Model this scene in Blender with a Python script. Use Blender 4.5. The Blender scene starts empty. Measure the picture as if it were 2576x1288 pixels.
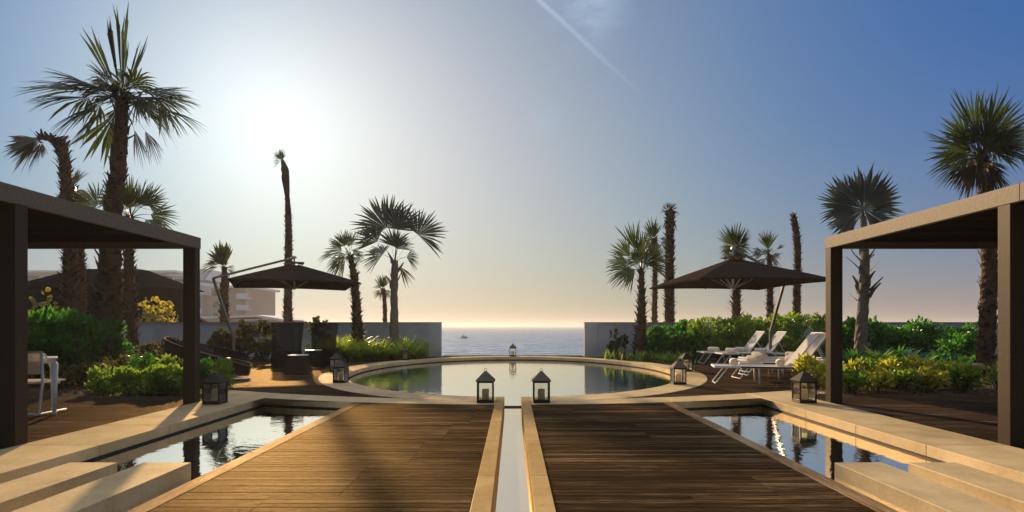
import bpy, math, random
import numpy as np
from mathutils import Vector, Matrix
R = math.radians
H, F = 1.2, 1400.0            # eye height in metres, focal length in pixels of a 2576 wide picture
CX, CY = 1290.0, 820.0
# ---------------------------------------------------------------- camera
scene = bpy.context.scene
col = scene.collection
cam_d = bpy.data.cameras.new('camera'); cam = bpy.data.objects.new('camera', cam_d); col.objects.link(cam)
cam.location = (0, 0, H); cam.rotation_euler = (R(90), 0, 0)
cam_d.sensor_width = 36; cam_d.lens = F/2576*36
cam_d.shift_x = -2/2576; cam_d.shift_y = 176/2576
cam_d.clip_start = 0.05; cam_d.clip_end = 30000
scene.camera = cam
# ---------------------------------------------------------------- light
SX, SY = (674-CX)/F, (CY-311)/F
sun_dir = Vector((SX, 1, SY)).normalized()
sun_el = math.asin(sun_dir.z); sun_az = math.atan2(sun_dir.x, sun_dir.y)
sd = bpy.data.lights.new('sun', 'SUN'); sd.energy = 5.0; sd.angle = R(1.1); sd.color = (1.0, .72, .42)
so = bpy.data.objects.new('sun', sd); col.objects.link(so)
so.rotation_euler = sun_dir.to_track_quat('Z', 'Y').to_euler(); so.location = (-30, 60, 40)
w = bpy.data.worlds.new('World'); scene.world = w; w.use_nodes = True
def world():
    nt = w.node_tree; nt.nodes.clear()
    N = nt.nodes.new; L = nt.links.new
    def math_(op, a, b=None, c=None, clamp=False):
        n = N('ShaderNodeMath'); n.operation = op; n.use_clamp = clamp
        for i, v in enumerate((a, b, c)):
            if v is None: continue
            if isinstance(v, (int, float)): n.inputs[i].default_value = v
            else: L(v, n.inputs[i])
        return n.outputs[0]
    def mix(fac, a, b, mode='MIX'):
        n = N('ShaderNodeMix'); n.data_type = 'RGBA'; n.blend_type = mode
        for s, v in ((n.inputs[0], fac), (n.inputs[6], a), (n.inputs[7], b)):
            if isinstance(v, (int, float)): s.default_value = v
            elif isinstance(v, tuple): s.default_value = (*v, 1)
            else: L(v, s)
        return n.outputs[2]
    tc = N('ShaderNodeTexCoord')
    nrm = N('ShaderNodeVectorMath'); nrm.operation = 'NORMALIZE'; L(tc.outputs['Generated'], nrm.inputs[0])
    sky = N('ShaderNodeTexSky'); sky.sky_type = 'NISHITA'; sky.sun_disc = False
    sky.sun_elevation = sun_el; sky.sun_rotation = sun_az
    sky.air_density = 1.0; sky.dust_density = 0.1; sky.ozone_density = 2.5
    sep = N('ShaderNodeSeparateXYZ'); L(nrm.outputs[0], sep.inputs[0])
    z = math_('MAXIMUM', sep.outputs[2], 0.0)
    dt = N('ShaderNodeVectorMath'); dt.operation = 'DOT_PRODUCT'; L(nrm.outputs[0], dt.inputs[0]); dt.inputs[1].default_value = sun_dir
    d = math_('MAXIMUM', dt.outputs['Value'], 0.0)
    e_ = N('ShaderNodeVectorMath'); e_.operation = 'DOT_PRODUCT'; L(nrm.outputs[0], e_.inputs[0]); e_.inputs[1].default_value = HAZE_DIR
    e = math_('MAXIMUM', e_.outputs['Value'], 0.0)
    low = math_('SUBTRACT', 1.0, z)
    thin = math_('SUBTRACT', 1.0, math_('POWER', low, 5.0))
    tint = N('ShaderNodeVectorMath'); tint.operation = 'SCALE'; tint.inputs[0].default_value = SKY_TINT; L(thin, tint.inputs['Scale'])
    out = mix(1.0, sky.outputs[0], tint.outputs[0], 'MULTIPLY')
    # scattering lobes of the dusty marine air: the aureole round the sun, the wide bright haze and the warm layer on the horizon; zenith and behind are fill light added out of view
    mr0 = N('ShaderNodeMapRange'); L(dt.outputs['Value'], mr0.inputs[0]); mr0.inputs[1].default_value = -.45; mr0.inputs[2].default_value = .4; mr0.interpolation_type = 'SMOOTHSTEP'
    ahead = mr0.outputs[0]
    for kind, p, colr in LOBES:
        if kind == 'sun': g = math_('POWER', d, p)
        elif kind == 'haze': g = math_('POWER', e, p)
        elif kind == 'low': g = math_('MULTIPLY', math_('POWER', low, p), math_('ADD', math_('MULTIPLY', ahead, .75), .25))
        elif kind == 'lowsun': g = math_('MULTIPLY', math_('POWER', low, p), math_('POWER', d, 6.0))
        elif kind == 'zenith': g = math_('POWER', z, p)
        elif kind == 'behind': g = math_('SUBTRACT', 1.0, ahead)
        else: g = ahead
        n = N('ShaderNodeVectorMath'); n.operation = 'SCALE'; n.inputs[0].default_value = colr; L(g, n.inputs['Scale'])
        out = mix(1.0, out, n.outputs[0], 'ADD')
    # thin cirrus and an old vapour trail, both laid out by direction in the sky
    nz = N('ShaderNodeTexNoise'); nz.inputs['Scale'].default_value = 9; nz.inputs['Detail'].default_value = 6; nz.inputs['Roughness'].default_value = .6
    mp = N('ShaderNodeMapping'); mp.inputs['Scale'].default_value = (1, 1, 3.2); mp.inputs['Rotation'].default_value = (0, R(20), 0)
    L(nrm.outputs[0], mp.inputs[0]); L(mp.outputs[0], nz.inputs[0])
    def wisp(px, py, rad):
        v = Vector(((px-CX)/F, 1, (CY-py)/F)).normalized()
        dd = N('ShaderNodeVectorMath'); dd.operation = 'DISTANCE'; L(nrm.outputs[0], dd.inputs[0]); dd.inputs[1].default_value = v
        mr = N('ShaderNodeMapRange'); L(dd.outputs['Value'], mr.inputs[0]); mr.inputs[1].default_value = rad; mr.inputs[2].default_value = 0
        mr.interpolation_type = 'SMOOTHSTEP'
        n2 = N('ShaderNodeMapRange'); L(nz.outputs[0], n2.inputs[0]); n2.inputs[1].default_value = .38; n2.inputs[2].default_value = .66
        return math_('MULTIPLY', mr.outputs[0], n2.outputs[0])
    cl = math_('ADD', math_('MULTIPLY', wisp(1480, 12, .085), .8), math_('MULTIPLY', wisp(1370, 300, .05), .25))
    A = Vector(((1345-CX)/F, 1, (CY+10)/F)).normalized(); B = Vector(((1625-CX)/F, 1, (CY-248)/F)).normalized()
    nn = A.cross(B).normalized(); tt = nn.cross(A).normalized(); ln = math.acos(A.dot(B))
    def dotc(v):
        q = N('ShaderNodeVectorMath'); q.operation = 'DOT_PRODUCT'; L(nrm.outputs[0], q.inputs[0]); q.inputs[1].default_value = v; return q.outputs['Value']
    nz2 = N('ShaderNodeTexNoise'); nz2.inputs['Scale'].default_value = 55; nz2.inputs['Detail'].default_value = 3; L(nrm.outputs[0], nz2.inputs[0])
    wob = math_('MULTIPLY', math_('SUBTRACT', nz2.outputs[0], .5), .003)
    lat = math_('ABSOLUTE', math_('ADD', dotc(nn), wob))
    m1 = N('ShaderNodeMapRange'); L(lat, m1.inputs[0]); m1.inputs[1].default_value = .0062; m1.inputs[2].default_value = .0; m1.interpolation_type = 'SMOOTHSTEP'
    along = dotc(tt)
    m2 = N('ShaderNodeMapRange'); L(along, m2.inputs[0]); m2.inputs[1].default_value = math.sin(ln); m2.inputs[2].default_value = -.02
    tr = math_('MULTIPLY', math_('MULTIPLY', m1.outputs[0], m2.outputs[0]), math_('GREATER_THAN', dotc(A), 0.5))
    tr = math_('MULTIPLY', tr, .50)
    out = mix(cl, out, (.42, .56, .74)); out = mix(tr, out, (.52, .66, .84))
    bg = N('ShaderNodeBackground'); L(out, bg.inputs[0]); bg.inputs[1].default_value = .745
    # the Sky Texture is scaled to strength 0.1 inside SKY_TINT, so the haze and glow keep their own brightness
    o = N('ShaderNodeOutputWorld'); L(bg.outputs[0], o.inputs[0])
SKY_TINT = (.004, .036, .040)
HAZE_DIR = Vector(((1080-CX)/F, 1, (CY-470)/F)).normalized()
LOBES = [('zenith', 7, (1.6, 1.45, 1.2)), ('behind', 0, (.07, .075, .09)), ('front', 0, (0, .034, .235)), ('sun', 30, (.49, .445, .35)), ('sun', 150, (.14, .135, .16)), ('low', 5.5, (.290, .200, .0)),  # zenith and behind: added fill to brighten the ground, outside the view
         ('low', 12, (.02, 0, 0)), ('lowsun', 12, (.0, 0, .12)), ('haze', 6, (.225, .222, .01)), ('haze', 14, (.18, .085, .05)), ('haze', 40, (.02, 0, .03))]
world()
scene.view_settings.view_transform = 'Standard'; scene.view_settings.look = 'None'
scene.view_settings.exposure = 0.45; scene.view_settings.gamma = 1
# ---------------------------------------------------------------- helpers
def at(px, py, Y):
    """world point seen in the direction of a pixel, Y metres ahead"""
    return Vector(((px-CX)*Y/F, Y, H+(CY-py)*Y/F))
def gr(px, py, z=0.0):
    Y = F*(H-z)/(py-CY)
    return Vector(((px-CX)*Y/F, Y, z))
class MB:
    def __init__(s): s.v = []; s.f = []
    def add(s, vs, fs):
        o = len(s.v); s.v += [tuple(v) for v in vs]; s.f += [tuple(i+o for i in f) for f in fs]; return s
    def box(s, x0, x1, y0, y1, z0, z1, rot=None, ctr=None):
        vs = [(x, y, z) for z in (z0, z1) for y in (y0, y1) for x in (x0, x1)]
        if rot is not None:
            c = Vector(ctr or (0, 0, 0)); vs = [rot @ (Vector(v)-c) + c for v in vs]
        return s.add(vs, [(0, 2, 3, 1), (4, 5, 7, 6), (0, 1, 5, 4), (2, 6, 7, 3), (0, 4, 6, 2), (1, 3, 7, 5)])
    def beam(s, a, b, w, h, up=(0, 0, 1)):
        a, b = Vector(a), Vector(b); d = (b-a).normalized(); u = Vector(up)
        x = d.cross(u)
        if x.length < 1e-4: x = d.cross(Vector((0, 1, 0)))
        x.normalize(); u = x.cross(d).normalized(); x *= w/2; u *= h/2
        vs = [p+i*x+j*u for p in (a, b) for (i, j) in ((-1, -1), (1, -1), (1, 1), (-1, 1))]
        return s.add(vs, [(3, 2, 1, 0), (4, 5, 6, 7), (0, 1, 5, 4), (1, 2, 6, 5), (2, 3, 7, 6), (3, 0, 4, 7)])
    def tube(s, pts, rad, n=8, caps=True, sq=None):
        pts = [Vector(p) for p in pts]; m = len(pts)
        if not hasattr(rad, '__len__'): rad = [rad]*m
        vs = []; fs = []; prev = None
        for i, p in enumerate(pts):
            d = (pts[min(i+1, m-1)]-pts[max(i-1, 0)]).normalized()
            if prev is None:
                x = d.cross(Vector((0, 1, 0)))
                if x.length < .2: x = d.cross(Vector((1, 0, 0)))
            else: x = prev - d*prev.dot(d)
            x.normalize(); prev = x; y = d.cross(x)
            for k in range(n):
                t = 2*math.pi*k/n; vs.append(p+(x*math.cos(t)+y*math.sin(t))*rad[i])
        for i in range(m-1):
            for k in range(n):
                k2 = (k+1) % n; fs.append((i*n+k, i*n+k2, (i+1)*n+k2, (i+1)*n+k))
        if caps: fs += [tuple(range(n-1, -1, -1)), tuple((m-1)*n+k for k in range(n))]
        return s.add(vs, fs)
    def lathe(s, prof, n=24, c=(0, 0, 0), sq=0.0):
        vs = []; fs = []; m = len(prof)
        for (r, z) in prof:
            for k in range(n):
                t = 2*math.pi*k/n; vs.append((c[0]+r*math.cos(t), c[1]+r*math.sin(t), c[2]+z))
        for i in range(m-1):
            for k in range(n):
                k2 = (k+1) % n; fs.append((i*n+k, i*n+k2, (i+1)*n+k2, (i+1)*n+k))
        fs += [tuple(range(n-1, -1, -1)), tuple((m-1)*n+k for k in range(n))]
        return s.add(vs, fs)
    def prism(s, poly, z0, z1):
        n = len(poly)
        vs = [(x, y, z0) for x, y in poly]+[(x, y, z1) for x, y in poly]
        return s.add(vs, [tuple(range(n-1, -1, -1)), tuple(range(n, 2*n))]+[(i, (i+1) % n, n+(i+1) % n, n+i) for i in range(n)])
    def build(s, name, mat, parent=None, smooth=False, bevel=0, loc=None):
        me = bpy.data.meshes.new(name); me.from_pydata(s.v, [], s.f); me.update()
        return link(name, me, mat, parent, smooth, bevel, loc)
def link(name, me, mat, parent=None, smooth=False, bevel=0, loc=None):
    if isinstance(mat, (list, tuple)):
        for m in mat: me.materials.append(m)
    else: me.materials.append(mat)
    if smooth: me.polygons.foreach_set('use_smooth', [True]*len(me.polygons))
    o = bpy.data.objects.new(name, me); col.objects.link(o)
    if parent: o.parent = parent
    if loc is not None: o.location = loc
    if bevel:
        b = o.modifiers.new('bevel', 'BEVEL'); b.width = bevel; b.segments = 2; b.limit_method = 'ANGLE'
    return o
def npmesh(name, V, Fc, mat, parent=None, smooth=False, mids=None):
    """V (n,3) array, Fc (m,k) array of equal sized faces"""
    me = bpy.data.meshes.new(name); V = np.asarray(V, dtype=np.float32); Fc = np.asarray(Fc, dtype=np.int32)
    k = Fc.shape[1]
    me.vertices.add(len(V)); me.vertices.foreach_set('co', V.ravel())
    me.loops.add(Fc.size); me.loops.foreach_set('vertex_index', Fc.ravel())
    me.polygons.add(len(Fc)); me.polygons.foreach_set('loop_start', np.arange(0, Fc.size, k, dtype=np.int32))
    me.update(calc_edges=True); me.validate()
    o = link(name, me, mat, parent, smooth)
    if mids is not None: me.polygons.foreach_set('material_index', np.asarray(mids, dtype=np.int32))
    return o
def tag(o, label=None, cat=None, group=None, kind=None):
    if label: o['label'] = label
    if cat: o['category'] = cat
    if group: o['group'] = group
    if kind: o['kind'] = kind
    return o
def empty(name, loc=(0, 0, 0), rz=0):
    o = bpy.data.objects.new(name, None); o.empty_display_size = .2; col.objects.link(o)
    o.location = loc; o.rotation_euler.z = rz; return o
def copy_tree(o, parent=None, loc=None, rz=None, label=None):
    c = o.copy(); col.objects.link(c); c.parent = parent
    for ch in list(o.children): copy_tree(ch, c)
    if loc is not None: c.location = loc
    if rz is not None: c.rotation_euler.z = rz
    if label: c['label'] = label
    return c
# ---------------------------------------------------------------- materials
class NT:
    def __init__(s, name):
        s.m = bpy.data.materials.new(name); s.m.use_nodes = True; s.t = s.m.node_tree; s.t.nodes.clear()
        s.out = s.N('ShaderNodeOutputMaterial')
    def N(s, t, **k):
        n = s.t.nodes.new(t)
        for a, b in k.items(): setattr(n, a, b)
        return n
    def L(s, a, b): s.t.links.new(a, b)
    def set(s, sock, v):
        if isinstance(v, bpy.types.NodeSocket): s.L(v, sock)
        elif isinstance(v, (tuple, list)) and len(v) == 3 and sock.type == 'RGBA': sock.default_value = (*v, 1)
        else: sock.default_value = v
    def coord(s, kind='Object', scale=(1, 1, 1), rot=(0, 0, 0)):
        if kind == 'World': src = s.N('ShaderNodeNewGeometry').outputs['Position']
        else: src = s.N('ShaderNodeTexCoord').outputs[kind]
        mp = s.N('ShaderNodeMapping'); mp.inputs['Scale'].default_value = scale; mp.inputs['Rotation'].default_value = rot
        s.L(src, mp.inputs[0]); return mp.outputs[0]
    def noise(s, vec, scale, detail=3, rough=.55, out=0):
        n = s.N('ShaderNodeTexNoise'); s.L(vec, n.inputs['Vector']); n.inputs['Scale'].default_value = scale
        n.inputs['Detail'].default_value = detail; n.inputs['Roughness'].default_value = rough; return n.outputs[out]
    def ramp(s, fac, stops, interp='LINEAR'):
        r = s.N('ShaderNodeValToRGB'); s.set(r.inputs[0], fac); e = r.color_ramp.elements; r.color_ramp.interpolation = interp
        while len(e) > 1: e.remove(e[-1])
        e[0].position = stops[0][0]; e[0].color = tocol(stops[0][1])
        for p, c in stops[1:]:
            x = e.new(p); x.color = tocol(c)
        return r.outputs[0]
    def math(s, op, a, b=0.0, clamp=False):
        n = s.N('ShaderNodeMath', operation=op, use_clamp=clamp); s.set(n.inputs[0], a); s.set(n.inputs[1], b); return n.outputs[0]
    def mix(s, fac, a, b, mode='MIX'):
        n = s.N('ShaderNodeMix', data_type='RGBA', blend_type=mode); s.set(n.inputs[0], fac); s.set(n.inputs[6], a); s.set(n.inputs[7], b); return n.outputs[2]
    def bump(s, h, strength=.3, dist=.01):
        b = s.N('ShaderNodeBump'); s.set(b.inputs['Height'], h); b.inputs['Strength'].default_value = strength; b.inputs['Distance'].default_value = dist
        return b.outputs[0]
    def principled(s, color, rough=.5, metal=0, spec=.5, normal=None, **k):
        p = s.N('ShaderNodeBsdfPrincipled'); s.set(p.inputs['Base Color'], color); s.set(p.inputs['Roughness'], rough); s.set(p.inputs['Metallic'], metal)
        s.set(p.inputs['Specular IOR Level'], spec)
        if normal is not None: s.L(normal, p.inputs['Normal'])
        for a, b in k.items(): s.set(p.inputs[a.replace('_', ' ')], b)
        return p.outputs[0]
    def matte(s, color, gloss=(.9, .7, .4), fac=.05, rough=.5, normal=None):
        d = s.N('ShaderNodeBsdfDiffuse'); s.set(d.inputs[0], color); g = s.N('ShaderNodeBsdfGlossy'); s.set(g.inputs[0], gloss); s.set(g.inputs['Roughness'], rough)
        m = s.N('ShaderNodeMixShader'); s.set(m.inputs[0], fac); s.L(d.outputs[0], m.inputs[1]); s.L(g.outputs[0], m.inputs[2])
        if normal is not None: s.L(normal, d.inputs['Normal']); s.L(normal, g.inputs['Normal'])
        return m.outputs[0]
    def done(s, sh): s.L(sh, s.out.inputs[0]); return s.m
def tocol(c):
    return (c, c, c, 1) if isinstance(c, (int, float)) else (*c, 1)
def plain(name, color, rough=.5, metal=0, var=.12, scale=6, bump=0, spec=.5, gl=0):
    t = NT(name); v = t.coord('Object'); n = t.noise(v, scale, 4)
    lo = tuple(c*(1-var) for c in color); hi = tuple(min(1, c*(1+var)) for c in color)
    c = t.ramp(n, [(.3, lo), (.7, hi)])
    nn = t.bump(t.noise(v, scale*8, 3), bump, .005) if bump else None
    return t.done(t.principled(c, rough, metal, spec, nn) if (metal or gl) else t.matte(c, (.8, .75, .7), .05, rough, nn))
def wood_deck(name, along_x=True, pitch=.1, lines=False, cols=((.013, .0072, .0035), (.034, .0195, .0088), (.066, .039, .018), (.21, .135, .068)), gl=.026):
    t = NT(name); v = t.coord('World')
    st = (.8, 12, 1) if along_x else (12, .8, 1)
    isl = t.N('ShaderNodeNewGeometry').outputs['Random Per Island']
    v2 = t.coord('World', st); v3 = t.coord('World', (st[0]*3.2, st[1]*4, 1))
    a = t.noise(v2, 1.6, 5, .6); b = t.noise(v3, 2.2, 4, .65); big = t.noise(v, .55, 3, .5)
    f = t.math('ADD', t.math('ADD', t.math('MULTIPLY', a, .65), t.math('MULTIPLY', b, .65)), -.15)
    if lines:
        sep = t.N('ShaderNodeSeparateXYZ'); t.L(v, sep.inputs[0])
        yy = t.math('DIVIDE', sep.outputs[1 if along_x else 0], pitch)
        fr = t.math('FRACT', yy); fl = t.math('FLOOR', yy)
        wn = t.N('ShaderNodeTexWhiteNoise', noise_dimensions='1D'); t.L(fl, wn.inputs['W']); isl = wn.outputs[0]
        gap = t.math('LESS_THAN', t.math('ABSOLUTE', t.math('SUBTRACT', fr, .5)), .45)
    f = t.math('ADD', f, t.math('MULTIPLY', t.math('SUBTRACT', isl, .5), .19))
    f = t.math('ADD', f, t.math('MULTIPLY', t.math('SUBTRACT', big, .5), .45))
    c = t.ramp(f, [(.30, cols[0]), (.45, cols[1]), (.56, cols[2]), (.72, cols[3])])
    if lines: c = t.mix(gap, (.008, .005, .004), c)
    rg = t.ramp(t.noise(v3, 1.1, 3), [(.3, .26), (.7, .44)])
    h = t.math('ADD', b, t.math('MULTIPLY', gap, 1.5)) if lines else b
    return t.done(t.matte(c, (.85, .62, .32), gl, rg, t.bump(h, .7, .010)))
def stone_mat(name, c0, c1, rough=.45, scale=2.2, joints=0):
    t = NT(name); v = t.coord('World')
    isl = t.N('ShaderNodeNewGeometry').outputs['Random Per Island']
    n = t.noise(v, scale, 6, .6); n2 = t.noise(v, scale*14, 3, .6)
    f = t.math('ADD', t.math('MULTIPLY', n, .7), t.math('MULTIPLY', n2, .3))
    f = t.math('ADD', f, t.math('MULTIPLY', t.math('SUBTRACT', isl, .5), .18))
    c = t.ramp(f, [(.32, c0), (.68, c1)])
    stain = t.ramp(t.noise(v, .9, 5, .65), [(.55, 1.0), (.75, .72)])
    c = t.mix(1, c, stain, 'MULTIPLY')
    return t.done(t.matte(c, (.9, .72, .45), .045, t.ramp(n2, [(.3, rough-.1), (.7, rough+.1)]), t.bump(n2, .2, .004)))
def leaf_mat(name, dark, light, trans, tw=.45, rough=.32, spec=.5):
    t = NT(name); g = t.N('ShaderNodeNewGeometry'); isl = g.outputs['Random Per Island']
    c = t.ramp(isl, [(0, dark), (1, light)])
    big = t.noise(t.coord('World'), 2.2, 3)
    c = t.mix(t.ramp(big, [(.35, 0), (.7, .55)]), c, light)
    tc = t.mix(isl, trans, tuple(x*.6 for x in trans))
    p = t.principled(c, rough, 0, spec)
    tr = t.N('ShaderNodeBsdfTranslucent'); t.set(tr.inputs[0], tc)
    m = t.N('ShaderNodeMixShader'); m.inputs[0].default_value = tw; t.L(p, m.inputs[1]); t.L(tr.outputs[0], m.inputs[2])
    return t.done(m.outputs[0])
def water_mat(name, color, ripple=.05, scale=3.0, dist=.03, aniso=(1, 1, 1), rough=.01, lift=.35, refl=1.0):
    t = NT(name); v = t.coord('World', aniso)
    n = t.math('ADD', t.noise(v, scale, 3, .5), t.math('MULTIPLY', t.noise(v, scale*3.7, 2, .5), .3))
    nm = t.bump(n, ripple, dist)
    fr = t.N('ShaderNodeFresnel'); fr.inputs[0].default_value = 1.33; t.L(nm, fr.inputs[1])
    d = t.N('ShaderNodeBsdfDiffuse'); t.set(d.inputs[0], color)
    g = t.N('ShaderNodeBsdfGlossy'); g.inputs['Roughness'].default_value = rough; t.L(nm, g.inputs['Normal']); t.set(g.inputs[0], refl if isinstance(refl, tuple) else (refl, refl, refl))
    m = t.N('ShaderNodeMixShader'); t.L(t.math('ADD', t.math('MULTIPLY', t.math('POWER', fr.outputs[0], .8), 1-lift), lift, True), m.inputs[0]); t.L(d.outputs[0], m.inputs[1]); t.L(g.outputs[0], m.inputs[2])
    return t.done(m.outputs[0])
def bark_mat(name, c0, c1, trans=False):
    t = NT(name); isl = t.N('ShaderNodeNewGeometry').outputs['Random Per Island']
    v = t.coord('World', (1, 1, 3)); n = t.noise(v, 7, 5, .65)
    f = t.math('ADD', t.math('MULTIPLY', n, .6), t.math('MULTIPLY', isl, .4))
    return t.done(t.principled(t.ramp(f, [(.25, c0), (.75, c1)]), .85, 0, .2, t.bump(n, .6, .03)))
def weave_mat(name, c0, c1, sc=38):
    t = NT(name); v = t.coord('Object')
    w1 = t.N('ShaderNodeTexWave', wave_type='BANDS', bands_direction='Z'); w1.inputs['Scale'].default_value = sc; w1.inputs['Distortion'].default_value = 1.2; t.L(v, w1.inputs[0])
    w2 = t.N('ShaderNodeTexWave', wave_type='BANDS', bands_direction='DIAGONAL'); w2.inputs['Scale'].default_value = sc; w2.inputs['Distortion'].default_value = .8; t.L(v, w2.inputs[0])
    f = t.math('MULTIPLY', w1.outputs[1], w2.outputs[1])
    sh = t.matte(t.ramp(f, [(.1, c0), (.8, c1)]), (.6, .5, .4), .04, .4, t.bump(f, .6, .01))
    tr = t.N('ShaderNodeBsdfTransparent'); m = t.N('ShaderNodeMixShader'); t.L(t.math('MULTIPLY', t.math('LESS_THAN', f, .10), .75), m.inputs[0]); t.L(sh, m.inputs[1]); t.L(tr.outputs[0], m.inputs[2])
    return t.done(m.outputs[0])
def glass_mat():
    t = NT('pane_glass'); fr = t.N('ShaderNodeFresnel'); fr.inputs[0].default_value = 1.5
    tr = t.N('ShaderNodeBsdfTransparent'); t.set(tr.inputs[0], (.98, .985, .96)); g = t.N('ShaderNodeBsdfGlossy'); g.inputs['Roughness'].default_value = .03
    m = t.N('ShaderNodeMixShader'); t.L(fr.outputs[0], m.inputs[0]); t.L(tr.outputs[0], m.inputs[1]); t.L(g.outputs[0], m.inputs[2]); 
    d = t.N('ShaderNodeBsdfTranslucent'); t.set(d.inputs[0], (1, .98, .93))
    m2 = t.N('ShaderNodeMixShader'); dirt = t.noise(t.coord('Object'), 14, 4); t.L(t.ramp(dirt, [(.35, .0), (.75, .07)]), m2.inputs[0]); t.L(m.outputs[0], m2.inputs[1]); t.L(d.outputs[0], m2.inputs[2])
    return t.done(m2.outputs[0])
def soft_mat(name, color, trans, tw, rough=.8, weave=0):
    t = NT(name); v = t.coord('Object'); n = t.noise(v, 5, 4)
    c = t.ramp(n, [(.3, tuple(x*.88 for x in color)), (.7, color)])
    nm = t.bump(t.noise(v, 90, 2), .25, .004)
    p = t.matte(c, (.5, .5, .5), 0.0, .5, nm); tr = t.N('ShaderNodeBsdfTranslucent'); t.set(tr.inputs[0], trans)
    m = t.N('ShaderNodeMixShader'); m.inputs[0].default_value = tw; t.L(p, m.inputs[1]); t.L(tr.outputs[0], m.inputs[2]); return t.done(m.outputs[0])
M = dict(
    deck=wood_deck('deck_boards'), deck2=wood_deck('deck_far', lines=True, pitch=.09, cols=((.020, .013, .008), (.038, .025, .016), (.060, .040, .026), (.15, .105, .068)), gl=.02), deck_y=wood_deck('deck_edge', along_x=False, cols=((.12, .075, .035), (.19, .12, .06), (.26, .17, .09), (.42, .30, .17))),
    stone=stone_mat('limestone', (.42, .315, .17), (.64, .50, .285), .42), gold=stone_mat('honey_stone', (.34, .215, .080), (.52, .36, .155), .36),
    groove=plain('dark_groove', (.012, .011, .010), .6), floor=plain('basin_floor', (.03, .035, .035), .6),
    pool=water_mat('pool_water', (.03, .27, .36), .16, 3.0, .03, (1, 1, 1), lift=.90, refl=(1, .95, .84)), chan=water_mat('channel_water', (.012, .03, .04), .075, 4.5, .03, (1, 1, 1), lift=.95, refl=(1, .93, .82)),
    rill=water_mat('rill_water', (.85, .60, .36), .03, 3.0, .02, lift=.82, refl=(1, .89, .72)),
    sea=water_mat('sea_water', (.10, .17, .29), 1.0, .09, 3.5, (.5, 1.6, 1), .2, lift=0, refl=(.80, .90, 1.0)),
    soil=stone_mat('garden_soil', (.020, .014, .009), (.060, .040, .025), .9, 6), sand=plain('shore_sand', (.28, .22, .15), .9, scale=.4),
    wall=stone_mat('painted_render', (.40, .42, .47), (.50, .52, .57), .7, 1.0), cap=plain('wall_cap', (.45, .43, .40), .6),
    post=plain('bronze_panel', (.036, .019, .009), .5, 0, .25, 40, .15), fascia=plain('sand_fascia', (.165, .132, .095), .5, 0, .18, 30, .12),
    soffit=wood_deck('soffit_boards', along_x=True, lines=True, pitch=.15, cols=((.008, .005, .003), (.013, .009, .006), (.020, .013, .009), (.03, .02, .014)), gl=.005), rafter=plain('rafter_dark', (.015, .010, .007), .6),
    lantern=plain('lantern_metal', (.028, .022, .018), .38, .6), lroof=plain('lantern_roof', (.035, .029, .024), .45, 0), glass=glass_mat(), candle=soft_mat('candle_wax', (.78, .73, .64), (.85, .72, .52), .4, .5), wick=plain('wick', (.02, .02, .02), .8),
    white=plain('white_metal', (.84, .83, .81), .38, 0, .05), sling=soft_mat('sling_mesh', (.78, .73, .66), (.85, .74, .60), .38),
    towel=soft_mat('towel', (.86, .80, .70), (.85, .70, .5), .2, .95), darkstrip=plain('dark_strip', (.03, .027, .025), .5),
    canopy=soft_mat('taupe_canvas', (.058, .042, .034), (.13, .075, .045), .25), umetal=plain('brushed_metal', (.42, .40, .37), .38, .5), mast_dark=plain('anodised_mast', (.14, .125, .11), .35, .4), mast_pale=plain('pale_mast', (.30, .25, .20), .4, .2),
    wicker=weave_mat('brown_wicker', (.010, .008, .005), (.075, .058, .038)), wicker_rim=plain('wicker_rim', (.035, .028, .020), .6, spec=.3),
    tglass=plain('table_glass', (.55, .60, .62), .3, gl=1), 
    bark=bark_mat('palm_bark', (.016, .009, .005), (.17, .100, .055)), bark_grey=bark_mat('smooth_bark', (.09, .07, .05), (.27, .22, .16)),
    frond=leaf_mat('palm_frond', (.014, .026, .006), (.040, .066, .012), (.10, .14, .015), .28),
    frond_dry=leaf_mat('dry_frond', (.035, .022, .010), (.10, .065, .03), (.10, .06, .02), .2, .7),
    frond_blue=leaf_mat('blue_frond', (.025, .040, .040), (.060, .080, .070), (.07, .09, .05), .2, .45),
    green=leaf_mat('glossy_leaf', (.009, .048, .010), (.030, .135, .020), (.13, .42, .035), .45, .18, .9),
    olive=leaf_mat('olive_leaf', (.022, .060, .008), (.085, .17, .02), (.42, .62, .05), .48, .2, .9),
    yellow=leaf_mat('yellow_leaf', (.09, .13, .015), (.32, .33, .035), (.90, .85, .08), .52, .3),
    grape=leaf_mat('grape_leaf', (.10, .095, .012), (.24, .20, .025), (.62, .50, .05), .5, .4),
    strap=leaf_mat('strap_leaf', (.06, .12, .02), (.15, .25, .035), (.60, .75, .06), .5, .3),
    dusk=leaf_mat('dark_leaf', (.015, .022, .008), (.045, .055, .02), (.16, .14, .03), .38, .25, .8),
    stem=bark_mat('woody_stem', (.03, .02, .012), (.10, .07, .045)), rock=bark_mat('stump_wood', (.12, .08, .05), (.36, .25, .15)),
    build=plain('hazy_render', (.60, .62, .66), .8, 0, .05, .1), build2=plain('tan_render', (.60, .46, .36), .8, 0, .05, .1), slab=plain('pale_slab', (.80, .80, .82), .8, 0, .04, .1),  # far walls and window glass paled in colour to stand for distance haze
    win=plain('window_glass', (.22, .25, .29), .25), tile=plain('terracotta', (.40, .17, .10), .8), tent=soft_mat('dark_tent', (.008, .008, .009), (.005, .005, .005), .02),
    suit=plain('dark_suit', (.03, .03, .035), .6), skin=plain('skin', (.35, .22, .16), .6), hull=plain('dark_hull', (.05, .05, .055), .4),
)
# ---------------------------------------------------------------- ground, sea, decks, pools
rnd = random.Random(7)
def S(name, mb, mat, **k): return tag(mb.build(name, mat, **k), kind='structure')
sea_m = MB()
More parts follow.
